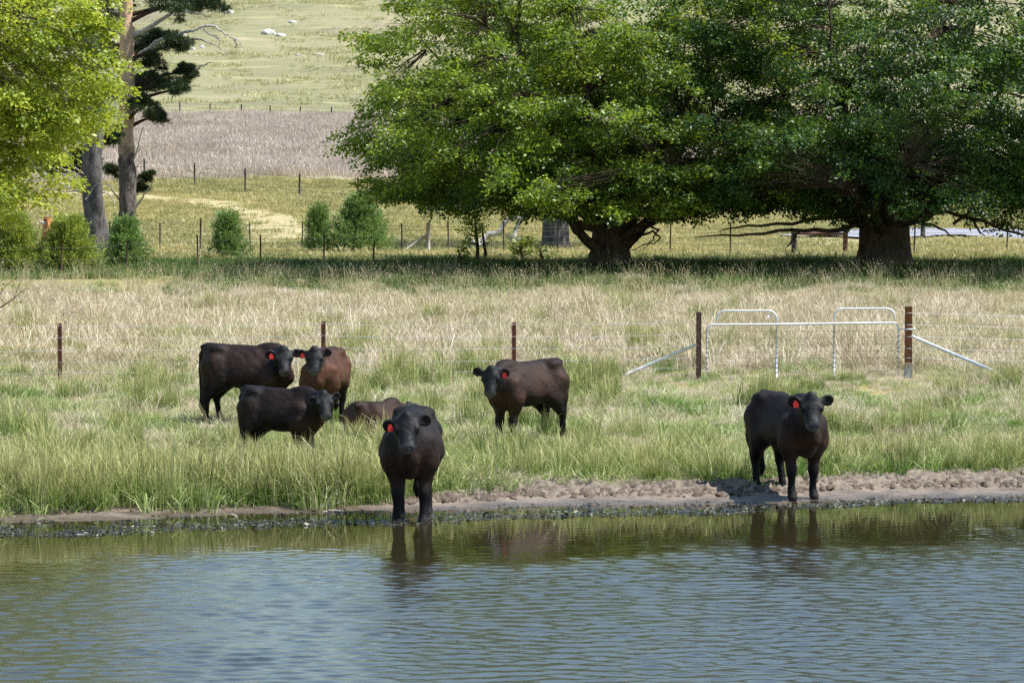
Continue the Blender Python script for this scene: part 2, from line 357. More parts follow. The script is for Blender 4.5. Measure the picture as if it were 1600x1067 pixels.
edge = np.clip((SS - mudw(MX) + .7) / .5, 0, 1) * np.clip((mudw(MX) + .45 - SS) / .4, 0, 1)
MZ = Z(MX, MY) + .034 + np.clip(hoof, -.06, .05) * np.clip((SS + .1) / .3, 0, 1) + tramp * (ridge * .62 + edge * .03 * (1 + wav(MX, MY, .35, 14))) + .010 * wav(MX, MY, .8, 15) * np.clip(SS + 1, 0, 1)
fall = np.minimum(np.clip(SU / .06, 0, 1), np.clip((1 - SU) / .08, 0, 1)); MZ = MZ - .10 * (1 - fall)
nxm, nym = len(mx), len(su); ii = (np.arange(nym - 1)[:, None] * nxm + np.arange(nxm - 1)[None]).ravel()
tag(obj('mud_bank', mesh_np('mud_bank', np.stack([MX, MY, MZ], -1).reshape(-1, 3), np.stack([ii, ii + 1, ii + nxm + 1, ii + nxm], 1), [M['mud']], True)),
    'trampled pinkish brown mud along the water line', 'mud', kind='structure')

# clods of mud kicked up by hooves
V = []; F = []; base = np.array([(1, 0, 0), (.3, .9, 0), (-.8, .6, 0), (-.8, -.6, 0), (.3, -.9, 0), (.5, .3, .6), (-.4, .3, .75), (-.2, -.5, .65), (.4, -.4, .5)])
bf = [(0, 1, 5), (1, 6, 5), (1, 2, 6), (2, 3, 7), (2, 7, 6), (3, 4, 7), (4, 8, 7), (4, 0, 8), (0, 5, 8), (5, 6, 7), (5, 7, 8)]
r = np.random.default_rng(5); n = 5200
for i in range(n):
    x = r.uniform(-1.8, 9) if r.random() < .9 else r.uniform(-8, -1.8)
    wdt = float(mudw(x)); s_ = wdt * r.beta(2.0, 1.4) * 1.02 + .04
    y = float(shore(x)) + s_; sz = r.gamma(2.0, .010) + .011; a = r.uniform(0, 6.28)
    q = base * (1 + r.uniform(-.3, .3, base.shape)) * np.array([sz * r.uniform(.8, 1.9), sz, sz * r.uniform(.6, 1.1)])
    q = q @ np.array([[math.cos(a), math.sin(a), 0], [-math.sin(a), math.cos(a), 0], [0, 0, 1]])
    k = len(V) * 9; V.append(q + np.array([x, y, float(Z(x, y)) + .040])); F += [tuple(j + k for j in f) for f in bf]
tag(obj('mud_clods', mesh_np('mud_clods', np.concatenate(V), np.array(F), [M['clod']])), 'broken clods of mud along the trampled bank', 'mud clods', kind='stuff')

# sheets that follow the ground: gravel road and worn wheel track
def ribbon(name, pts, width, mat, label, lift, cat):
    P = np.array(pts, float); tt = np.linspace(0, len(P) - 1, 60); C = np.stack([np.interp(tt, range(len(P)), P[:, k]) for k in (0, 1)], 1)
    kk = np.ones(7) / 7; C = np.stack([np.convolve(np.pad(C[:, k], 3, mode='edge'), kk, 'valid') for k in (0, 1)], 1)
    T = np.gradient(C, axis=0); T /= np.linalg.norm(T, axis=1)[:, None]; Nn = np.stack([-T[:, 1], T[:, 0]], 1)
    wj = np.array([-1, -.66, -.33, 0, .33, .66, 1]) * width / 2
    V = []; r = np.random.default_rng(9)
    for i in range(60):
        for j, w_ in enumerate(wj):
            e = w_ * (1 + (.18 * r.uniform(-1, 1) if abs(w_) > width * .4 else 0)); q = C[i] + Nn[i] * e
            V.append((q[0], q[1], float(Z(q[0], q[1])) + lift))
    F = [(i * 7 + j, i * 7 + j + 1, (i + 1) * 7 + j + 1, (i + 1) * 7 + j) for i in range(59) for j in range(6)]
    return tag(obj(name, mesh_np(name, V, F, [mat], True)), label, cat, kind='structure')
ga = [ground_at(*q)[:2] for q in ((1300, 372), (1420, 366), (1520, 366), (1640, 372), (1800, 380))]
ribbon('gravel_road', ga, 6.0, M['gravel'], 'pale grey gravel road behind the right tree', .09, 'road')
tk = [ground_at(*q)[:2] for q in ((440, 385), (446, 362), (420, 343), (360, 328), (290, 316), (200, 308), (60, 300))]
ribbon('dirt_track', tk, 2.6, M['track'], 'worn straw coloured wheel track curving up the paddock', .08, 'track')

# ------------------------------------------------------------------ grass: clumps set out by geometry nodes (nobody could count it)
def clump(n, rad, h, lean, curl, width, seed, head=0.0, upright=.0, tufts=0, tsp=.07):
    r = np.random.default_rng(seed); V = []; F = []; A = []; H = []
    ta = r.uniform(0, 2 * np.pi, max(tufts, 1)); tr_ = rad * np.sqrt(r.random(max(tufts, 1))); th = r.uniform(.55, 1.25, max(tufts, 1)); tv = r.uniform(-.28, .28, max(tufts, 1))
    for i in range(n):
        a = r.uniform(0, 2 * np.pi); rr = rad * math.sqrt(r.random()); b = np.array([math.cos(a) * rr, math.sin(a) * rr, -.03]); hm = 1.0; dv = 0.0
        if tufts and r.random() < .85:
            j = int(r.integers(tufts)); rr = abs(r.normal(0, tsp)); b = np.array([math.cos(ta[j]) * tr_[j] + math.cos(a) * rr, math.sin(ta[j]) * tr_[j] + math.sin(a) * rr, -.03]); hm = th[j]; dv = tv[j]
        hh = r.uniform(*h) * hm; la = a + r.normal(0, .9); le = abs(r.normal(0, lean)) * hh + upright
        d = np.array([math.cos(la), math.sin(la), 0]); wdt = width * r.uniform(.7, 1.3); fa = r.uniform(0, 2 * np.pi); wv_ = np.array([math.cos(fa), math.sin(fa), 0]) * wdt / 2
        cu = curl * r.uniform(.3, 1.4) * hh
        p0 = b; p1 = b + d * le * .3 + np.array([0, 0, hh * .5]); p2 = b + d * (le * .75 + cu * .35) + np.array([0, 0, hh * .85 - cu * .1]); p3 = b + d * (le * 1.1 + cu) + np.array([0, 0, hh - cu * .45])
        k = len(V); v = min(max(r.random() + dv, 0), 1)
        V += [p0 - wv_, p0 + wv_, p1 - wv_ * .9, p1 + wv_ * .9, p2 - wv_ * .6, p2 + wv_ * .6, p3]
        F += [(k, k + 1, k + 3), (k, k + 3, k + 2), (k + 2, k + 3, k + 5), (k + 2, k + 5, k + 4), (k + 4, k + 5, k + 6)]
        A += [v] * 7; H += [0, 0, .5, .5, .85, .85, 1]
        if head and r.random() < head:
            L = r.uniform(.05, .11); q = (p3 - p2); q = q / (np.linalg.norm(q) + 1e-6)
            for e in range(2):
                ww = np.array([math.cos(fa + e * 1.6), math.sin(fa + e * 1.6), 0]) * r.uniform(.006, .011); k = len(V)
                V += [p3 - q * .01, p3 + q * L * .4 + ww, p3 + q * L, p3 + q * L * .4 - ww]; F += [(k, k + 1, k + 2), (k, k + 2, k + 3)]; A += [v] * 4; H += [1] * 4
    return np.array(V), np.array(F), np.array(A), np.array(H)
def clump_set(name, mat, variants):
    c = bpy.data.collections.new(name + '_clumps')
    for i, kw in enumerate(variants):
        V, F, A, H = clump(**kw); o = bpy.data.objects.new('%s_clump_%02d' % (name, i), mesh_np(name, V, F, [mat], False, {'v': A, 'h': H})); c.objects.link(o)
    return c, len(variants)
def scatter(name, coll, P, S, label, cat, tilt=.06):
    c, nv = coll; n = len(P); r = np.random.default_rng(len(name) * 13 + n)
    me = bpy.data.meshes.new(name); me.vertices.add(n); me.vertices.foreach_set('co', np.asarray(P, np.float32).ravel())
    a = me.attributes.new('rot', 'FLOAT_VECTOR', 'POINT'); a.data.foreach_set('vector', np.stack([r.normal(0, tilt, n), r.normal(0, tilt, n), r.uniform(0, 6.28, n)], 1).astype(np.float32).ravel())
    a = me.attributes.new('scl', 'FLOAT_VECTOR', 'POINT'); S = np.asarray(S); hs = S * r.uniform(.8, 1.2, n)
    a.data.foreach_set('vector', np.stack([S, S, hs], 1).astype(np.float32).ravel())
    a = me.attributes.new('idx', 'INT', 'POINT'); a.data.foreach_set('value', r.integers(0, nv, n).astype(np.int32))
    o = obj(name, me); tag(o, label, cat, kind='stuff')
    g = bpy.data.node_groups.new(name, 'GeometryNodeTree')
    g.interface.new_socket('Geometry', in_out='INPUT', socket_type='NodeSocketGeometry'); g.interface.new_socket('Geometry', in_out='OUTPUT', socket_type='NodeSocketGeometry')
    N = g.nodes; i_ = N.new('NodeGroupInput'); o_ = N.new('NodeGroupOutput'); ip = N.new('GeometryNodeInstanceOnPoints'); ci = N.new('GeometryNodeCollectionInfo')
    ci.inputs['Collection'].default_value = c; ci.inputs['Separate Children'].default_value = True; ci.inputs['Reset Children'].default_value = True
    def na(nm, ty):
        q = N.new('GeometryNodeInputNamedAttribute'); q.data_type = ty; q.inputs['Name'].default_value = nm
        return [s for s in q.outputs if s.enabled and s.name == 'Attribute'][0]
    L = g.links
    L.new(i_.outputs[0], ip.inputs['Points']); L.new(ci.outputs[0], ip.inputs['Instance']); ip.inputs['Pick Instance'].default_value = True
    L.new(na('idx', 'INT'), ip.inputs['Instance Index']); L.new(na('rot', 'FLOAT_VECTOR'), ip.inputs['Rotation']); L.new(na('scl', 'FLOAT_VECTOR'), ip.inputs['Scale'])
    L.new(ip.outputs[0], o_.inputs[0])
    m = o.modifiers.new('clumps', 'NODES'); m.node_group = g
    return o
def spread(n, y0, y1, seed, margin=2.5):
    r = np.random.default_rng(seed); h0, h1 = .168 * y0 + margin, .168 * y1 + margin
    y = []; x = []
    u = r.random(n * 2); Y = y0 + (y1 - y0) * r.random(n * 2); keep = u < (.168 * Y + margin) / max(h0, h1)
    Y = Y[keep]; X = r.uniform(-1, 1, len(Y)) * (.168 * Y + margin); return X, Y
def zed(X, Y, dz=0.0): return np.stack([X, Y, Z(X, Y) + dz], 1)

K_RUSH = clump_set('rush', M['rush'], [dict(n=150, rad=.22, h=(.35, .72), lean=.18, curl=.08, width=.009, seed=1, tufts=5), dict(n=150, rad=.25, h=(.3, .66), lean=.26, curl=.14, width=.009, seed=2, tufts=6), dict(n=140, rad=.2, h=(.4, .8), lean=.15, curl=.05, width=.009, seed=3, tufts=4), dict(n=150, rad=.3, h=(.2, .6), lean=.5, curl=.3, width=.009, seed=4, tufts=6)])
K_GREEN = clump_set('green', M['green'], [dict(n=210, rad=.5, h=(.10, .30), lean=.4, curl=.4, width=.011, seed=11, tufts=14), dict(n=210, rad=.5, h=(.08, .26), lean=.6, curl=.6, width=.011, seed=12, tufts=12), dict(n=200, rad=.5, h=(.10, .36), lean=.4, curl=.25, width=.010, seed=13, head=.12, tufts=11), dict(n=210, rad=.5, h=(.07, .24), lean=.7, curl=.5, width=.011, seed=14, tufts=16)])
K_DRY = clump_set('dry', M['dry'], [dict(n=220, rad=.6, h=(.16, .46), lean=.45, curl=.5, width=.012, seed=21, tufts=12, tsp=.09), dict(n=220, rad=.6, h=(.12, .38), lean=.8, curl=.7, width=.012, seed=22, tufts=11, tsp=.1), dict(n=200, rad=.6, h=(.2, .58), lean=.35, curl=.3, width=.011, seed=23, head=.3, tufts=10, tsp=.08), dict(n=220, rad=.6, h=(.08, .3), lean=1.3, curl=.8, width=.013, seed=24, tufts=9, tsp=.13)])
K_SEED = clump_set('seed', M['seed'], [dict(n=12, rad=.22, h=(.5, .85), lean=.2, curl=.12, width=.008, seed=31, head=.9), dict(n=9, rad=.25, h=(.45, .95), lean=.3, curl=.15, width=.008, seed=32, head=.9), dict(n=14, rad=.2, h=(.4, .75), lean=.25, curl=.2, width=.008, seed=33, head=.8)])
K_LAWN = clump_set('lawn', M['lawn'], [dict(n=420, rad=1.5, h=(.05, .16), lean=.5, curl=.4, width=.020, seed=41, tufts=30, tsp=.15), dict(n=420, rad=1.5, h=(.05, .2), lean=.5, curl=.4, width=.02, seed=42, tufts=30, tsp=.15)])
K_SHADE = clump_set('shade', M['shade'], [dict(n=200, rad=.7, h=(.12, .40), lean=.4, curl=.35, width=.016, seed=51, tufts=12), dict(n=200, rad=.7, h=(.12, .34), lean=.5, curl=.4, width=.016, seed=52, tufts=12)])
K_HILL = clump_set('hill', M['hill'], [dict(n=120, rad=2.4, h=(.15, .5), lean=.5, curl=.4, width=.06, seed=63, tufts=9, tsp=.3), dict(n=110, rad=2.6, h=(.12, .42), lean=.6, curl=.5, width=.06, seed=64, tufts=7, tsp=.4)])
K_GREY = clump_set('grey', M['grey'], [dict(n=300, rad=2.2, h=(.25, .65), lean=.25, curl=.2, width=.034, seed=61), dict(n=300, rad=2.2, h=(.2, .55), lean=.3, curl=.25, width=.034, seed=62)])

LIE = (-1.98, 46.4)     # where the resting cow lies
def clear(X, Y, S):
    S = S * np.where((X > 2.6) & (X < 8.4) & (Y > 53.5) & (Y < 59.5), .5, 1.0)
    k = ((X - LIE[0] - .1) / 1.15) ** 2 + ((Y - LIE[1] + .2) / .75) ** 2 > 1
    return X[k], Y[k], S[k]
r = np.random.default_rng(17)
# rushes at the water's edge and in tussocks up the bank
X, Y = spread(2600, 35.0, 44, 71); s = Y - shore(X) - mudw(X); S = r.uniform(.75, 1.1, len(X))
left = 1 / (1 + np.exp((X + 1.0) * 2.0))
pr = np.where(s < 1.9 * left + .7, .95 * left + .22 * (1 - left), .10 * left + .13) * (.55 + .6 * (wav(X, Y, 2.2, 21) > -.1)); pr = np.where((s < .5) & (X > -1.2), pr * 1.3, pr)
k = (s > -.05 + .12 * wav(X, Y, .7, 22)) & (r.random(len(X)) < pr)
X, Y, S = X[k], Y[k], S[k] * np.where(X[k] < -1.2, .95, .78) * np.where(s[k] > 1.9, .75, 1)
P1 = (X, Y, S)
# tussocks: tight groups of rush clumps
tx, ty, ts = [], [], []
for (px, py, nn, sp, sc) in ((85, 770, 26, .22, 1.0), (130, 780, 16, .18, .9), (60, 740, 14, .25, .9), (960, 745, 22, .22, .78), (980, 750, 12, .15, .72), (1110, 735, 18, .3, .7), (1330, 735, 26, .4, .8), (1545, 730, 24, .35, .8), (1400, 735, 20, .4, .75), (900, 625, 26, .35, 1.05), (930, 600, 20, .3, 1.1), (570, 770, 18, .3, .85), (550, 700, 16, .4, .8), (640, 600, 26, .45, 1.05), (600, 610, 20, .4, 1.0), (1190, 640, 12, .2, 1.0), (1270, 610, 12, .2, 1.0), (720, 585, 16, .5, .95), (350, 780, 20, .4, .9), (450, 785, 24, .5, .85), (250, 785, 24, .5, .9), (1050, 575, 16, .3, .9), (560, 560, 16, .5, 1.0), (860, 570, 14, .3, 1.0)):
    g = ground_at(px, py)
    for _ in range(max(3, nn // 3)):
        tx.append(g[0] + r.normal(0, sp)); ty.append(g[1] + r.normal(0, sp)); ts.append(sc * r.uniform(.75, 1.1))
for _ in range(190):
    yc = r.uniform(38.5, 76); xc = r.uniform(-1, 1) * (.168 * yc + 1); nn = int(r.integers(2, 7)); sc = r.uniform(.55, 1.0)
    for _ in range(nn): tx.append(xc + r.normal(0, .25)); ty.append(yc + r.normal(0, .25)); ts.append(sc * r.uniform(.7, 1.1))
tx, ty, ts = np.array(tx), np.array(ty), np.array(ts); k = ty - shore(tx) > mudw(tx) - .15; tx, ty, ts = tx[k], ty[k], ts[k]
X, Y, S = (np.concatenate([a, b]) for a, b in zip(P1, (tx, ty, ts))); X, Y, S = clear(X, Y, S)
scatter('bank_rushes', K_RUSH, zed(X, Y), S, 'tall green rushes at the pond edge and in tussocks', 'rushes')
# green grass of the lower bank
X, Y = spread(5200, 35.6, 60, 72); s = Y - shore(X) - mudw(X); S = r.uniform(.7, 1.15, len(X))
k = (s > .02 + .15 * wav(X, Y, .8, 23)) & (r.random(len(X)) < np.interp(Y + 3.0 * wav(X, Y, 6, 24), [36, 50, 56, 60], [1, .95, .5, .2]) * (.62 + .38 * (wav(X, Y, 1.6, 25) > -.2)))
X, Y, S = clear(X[k], Y[k], S[k] * (.85 + .4 * wav(X[k], Y[k], 2.1, 26)) * np.interp(Y[k], [37, 40, 42, 50, 57, 61], [1.05, 1.0, .75, .75, .68, 1.0]))
scatter('bank_grass', K_GREEN, zed(X, Y), np.clip(S, .4, 1.4), 'mixed green grass on the pond bank below the gate', 'grass')
# dry grass, thick above the fence, thin among the green below it
X, Y = spread(7800, 37, 86, 73, 3.0); s = Y - shore(X) - mudw(X); S = r.uniform(.7, 1.2, len(X))
pr = np.interp(Y + 3.5 * wav(X, Y, 5, 27), [37, 46, 52, 58, 79, 83], [.35, .5, .75, .97, .95, .2])
k = (s > .1) & (r.random(len(X)) < pr); X, Y, S = clear(X[k], Y[k], S[k] * (.95 + .25 * wav(X[k], Y[k], 3.0, 28)))
scatter('dry_grass', K_DRY, zed(X, Y), np.clip(S, .45, 1.6) * np.interp(Y, [37, 42, 50, 57, 60, 74, 79, 86], [.72, .5, .52, .55, .95, .95, .62, .4]), 'long straw coloured grass above the wire fence', 'dry grass')
# green tufts among the dry grass
X, Y = spread(2300, 56, 88, 74, 3.0); S = r.uniform(.7, 1.2, len(X)) * np.interp(Y, [56, 74, 86], [1, 1, .7]); k = wav(X, Y, 7, 29) + .5 * wav(X, Y, 2.3, 30) > .45
scatter('meadow_tufts', K_GREEN, zed(X[k], Y[k]), S[k], 'green tufts growing through the long dry grass', 'grass')
# seed stalks standing above the rest
X, Y = spread(2600, 40, 88, 75, 3.0); S = r.uniform(.6, 1.0, len(X)); k = r.random(len(X)) < np.interp(Y, [40, 52, 60, 74, 88], [.05, .1, .4, .7, .8])
X, Y, S = clear(X[k], Y[k], S[k])
scatter('seed_stalks', K_SEED, zed(X, Y), S * np.interp(Y, [40, 74, 88], [.8, 1, .8]), 'thin pale seed stalks standing above the long grass', 'seed stalks')
# weeds and grass under the trees, tree shade darkened into the blade colour
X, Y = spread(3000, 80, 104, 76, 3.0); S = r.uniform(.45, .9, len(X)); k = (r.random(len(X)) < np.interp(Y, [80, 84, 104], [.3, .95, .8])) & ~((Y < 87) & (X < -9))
scatter('shaded_grass', K_SHADE, zed(X[k], Y[k]), S[k], 'grass under and beside the big trees, darkened for their shade', 'grass')
# paddock beyond
X, Y = spread(5200, 98, 178, 77, 4.0); S = r.uniform(.8, 1.4, len(X))
k = np.ones(len(X), bool)
for line, wd in ((ga, 3.6), (tk, 1.5)):
    L_ = np.array(line)
    for a_, b_ in zip(L_[:-1], L_[1:]):
        d_ = b_ - a_; tt = np.clip(((X - a_[0]) * d_[0] + (Y - a_[1]) * d_[1]) / (d_ @ d_), 0, 1)
        k &= np.hypot(X - a_[0] - tt * d_[0], Y - a_[1] - tt * d_[1]) > wd
scatter('paddock_grass', K_LAWN, zed(X[k], Y[k]), S[k], 'short yellow green paddock grass behind the trees', 'grass')
X, Y = spread(5200, 177, 320, 78, 6.0); S = r.uniform(.8, 1.3, len(X)); k = (X < 30) & (Y > 180 + 5 * wav(X, Y, 14, 31)) & (r.random(len(X)) < np.interp(Y, [177, 190, 300, 322], [.25, 1, 1, .3]))
scatter('grey_field', K_GREY, zed(X[k], Y[k]), S[k], 'grey brown dead stems covering the far field', 'dry stems')

X, Y = spread(2300, 322, 560, 79, 8.0); S = r.uniform(.7, 1.5, len(X)); k = (X < 40) & (wav(X, Y * 1.6, 22, 33) + .6 * wav(X, Y * 2, 7, 34) > -.1)
scatter('hill_tussocks', K_HILL, zed(X[k], Y[k]), S[k], 'rough grass tussocks scattered over the far hill', 'grass')

# floating weed in the shallows
n = 42000; X = r.uniform(-9, 10, n); q = r.random(n); inner = -.05; outer = np.interp(X, [-9, -5.6, -1.5, 2.5, 5, 10], [2.3, 2.2, 2.2, 1.7, 1.3, 1.1])
s = -(inner + (outer - inner) * q); Y = shore(X) + s
k = (wav(X * .35, Y, .55, 41) + .6 * wav(X, Y * 2, .8, 42) + r.normal(0, .35, n) + 1.0 * np.exp(-((q - .8) / .2) ** 2) > .42)
X, Y = X[k], Y[k]; n = len(X); a = r.uniform(0, 6.28, n); L = r.gamma(2.2, .0038, n) + .004; W_ = L * r.uniform(.25, .6, n)
ca, sa = np.cos(a), np.sin(a); tz = r.normal(0, .25, (n, 2))
c4 = []
for (u, v_) in ((-1, -1), (1, -1), (1, 1), (-1, 1)):
    dx = u * L * ca - v_ * W_ * sa; dy = u * L * sa + v_ * W_ * ca; c4.append(np.stack([X + dx, Y + dy, .007 + np.abs(tz[:, 0]) * L * .5 + tz[:, 0] * dx + tz[:, 1] * dy + .5 * np.abs(tz[:, 1]) * L], 1))
V = np.stack(c4, 1).reshape(-1, 3); F = np.arange(n * 4).reshape(-1, 4)
tag(obj('floating_weed', mesh_np('floating_weed', V, F, [M['weed']], False, {'v': np.repeat(r.random(n), 4)})), 'dark specks of water weed floating in the shallows', 'water weed', kind='stuff')

# ------------------------------------------------------------------ cattle
def smin(a, b, k):
    h = np.clip(.5 + .5 * (b - a) / k, 0, 1); return b + (a - b) * h - k * h * (1 - h)
def surface_nets(D, o, h):
    S = D < 0; nx, ny, nz = D.shape
    sub = lambda A, i, j, k: A[i:nx - 1 + i, j:ny - 1 + j, k:nz - 1 + k]
    cnt = sum(sub(S, i, j, k).astype(np.int8) for i in (0, 1) for j in (0, 1) for k in (0, 1))
    C = np.argwhere((cnt > 0) & (cnt < 8)); idx = -np.ones((nx - 1, ny - 1, nz - 1), np.int64); idx[C[:, 0], C[:, 1], C[:, 2]] = np.arange(len(C))
    acc = np.zeros((len(C), 3)); num = np.zeros(len(C)); cor = [(i, j, k) for i in (0, 1) for j in (0, 1) for k in (0, 1)]
    val = {c: D[C[:, 0] + c[0], C[:, 1] + c[1], C[:, 2] + c[2]] for c in cor}
    for a in cor:
        for ax in range(3):
            if a[ax]: continue
            b = list(a); b[ax] = 1; b = tuple(b); va, vb = val[a], val[b]; m = (va < 0) != (vb < 0)
            t_ = np.where(m, va / np.where(m, va - vb, 1), 0); p = np.array(a, float)[None].repeat(len(C), 0); p[:, ax] += t_
            acc += p * m[:, None]; num += m
    V = (C + acc / num[:, None]) * h + o
    Fs = []
    for ax in range(3):
        u, v = (ax + 1) % 3, (ax + 2) % 3; sl0 = [slice(1, -1)] * 3; sl1 = [slice(1, -1)] * 3; sl0[ax] = slice(0, -1); sl1[ax] = slice(1, None)
        A, B = S[tuple(sl0)], S[tuple(sl1)]; E = np.argwhere(A != B); inside = A[E[:, 0], E[:, 1], E[:, 2]]
        off = np.ones(3, int); off[ax] = 0; E = E + off
        def cell(du, dv):
            q = E.copy(); q[:, u] += du; q[:, v] += dv; return idx[q[:, 0], q[:, 1], q[:, 2]]
        Q = np.stack([cell(-1, -1), cell(0, -1), cell(0, 0), cell(-1, 0)], 1); Q = np.where(inside[:, None], Q, Q[:, ::-1]); Fs.append(Q)
    F = np.concatenate(Fs); return V, F[(F >= 0).all(1)]
class Field:
    def __init__(s, lo, hi, h):
        s.h = h; s.o = np.array(lo, float); s.n = np.ceil((np.array(hi) - s.o) / h).astype(int) + 1
        s.sx = 1.0; s.ax = [s.o[k] + np.arange(s.n[k]) * h for k in range(3)]; s.D = np.full(s.n, 1.0, np.float32)
    def region(s, lo, hi):
        a = np.clip(np.floor((np.array(lo) - s.o) / s.h).astype(int), 0, s.n - 1); b = np.clip(np.ceil((np.array(hi) - s.o) / s.h).astype(int) + 1, 1, s.n)
        sl = tuple(slice(a[k], b[k]) for k in range(3)); g = np.meshgrid(*[s.ax[k][sl[k]] for k in range(3)], indexing='ij'); return sl, g
    def put(s, sl, d, k, sub=False):
        if sub: s.D[sl] = -smin(-s.D[sl], d, k)
        else: s.D[sl] = smin(s.D[sl], d, k)
    def cone(s, a, b, r1, r2, k=.05, flat=1.0):
        a = np.array(a, float); b = np.array(b, float); a[0] *= s.sx; b[0] *= s.sx; m = max(r1, r2) + k + .05
        sl, g = s.region(np.minimum(a, b) - m, np.maximum(a, b) + m); ba = b - a
        pa = [g[i] - a[i] for i in range(3)]; t_ = np.clip(sum(pa[i] * ba[i] for i in range(3)) / (ba @ ba), 0, 1)
        q = [pa[i] - t_ * ba[i] for i in range(3)]; s.put(sl, np.sqrt(q[0] ** 2 + (q[1] / flat) ** 2 + q[2] ** 2) - (r1 + (r2 - r1) * t_), k)
    def loft(s, org, R, sec, k=.05, p=2.0, pear=0.0):
        """sections (t, up offset, half height, half width) along R[:,0]; R columns: along, side, up"""
        sec = np.array(sec, float); sec[:, 0] *= s.sx; m = sec[:, 2:].max() + k + .06
        e = np.array([org + R[:, 0] * t_ + R[:, 2] * c for t_, c in sec[:, :2]]); sl, g = s.region(e.min(0) - m, e.max(0) + m)
        q = [g[i] - org[i] for i in range(3)]; x, y, z = (sum(q[i] * R[i, j] for i in range(3)) for j in range(3))
        tt = sec[:, 0]; f = lambda j: np.interp(x, tt, sec[:, j]).astype(np.float32)
        a, b = f(2), f(3); zz = (z - f(1)) / a; b = b * (1 - pear * np.clip(zz + .15, -.35, 1.0)); yy = y / b
        d = ((np.abs(yy) ** p + np.abs(zz) ** p) ** (1 / p) - 1) * np.minimum(a, b)
        out = np.maximum(tt[0] - x, x - tt[-1]); d = np.where(out > 0, np.sqrt(np.maximum(d, 0) ** 2 + out ** 2), d); s.put(sl, d, k)
    def ell(s, c, R, rad, k=.03, sub=False):
        m = max(rad) + k + .05; c = np.array(c, float); c[0] *= s.sx; sl, g = s.region(c - m, c + m); q = [g[i] - c[i] for i in range(3)]
        u = [sum(q[i] * R[i, j] for i in range(3)) / rad[j] for j in range(3)]; l = np.sqrt(u[0] ** 2 + u[1] ** 2 + u[2] ** 2)
        l2 = np.sqrt(sum((u[j] / rad[j]) ** 2 for j in range(3))); s.put(sl, l * (l - 1) / np.maximum(l2, 1e-4), k, sub)
def rz(a): return np.array([[math.cos(a), -math.sin(a), 0], [math.sin(a), math.cos(a), 0], [0, 0, 1.0]])
def ryd(a): return np.array([[math.cos(a), 0, math.sin(a)], [0, 1, 0], [-math.sin(a), 0, math.cos(a)]])   # positive: nose down
def smooth_sec(sec):
    sec = np.array(sec, float); t_ = np.linspace(sec[0, 0], sec[-1, 0], 60); out = [t_]
    for j in range(1, sec.shape[1]):
        y = sec[:, j]; x = sec[:, 0]; m = np.gradient(y, x); i = np.clip(np.searchsorted(x, t_) - 1, 0, len(x) - 2); hh = x[i + 1] - x[i]; u = (t_ - x[i]) / hh
        out.append((2 * u**3 - 3 * u**2 + 1) * y[i] + (u**3 - 2 * u**2 + u) * hh * m[i] + (-2 * u**3 + 3 * u**2) * y[i + 1] + (u**3 - u**2) * hh * m[i + 1])
    o = np.stack(out, 1); o[:, 2:] = np.maximum(o[:, 2:], .012); return o

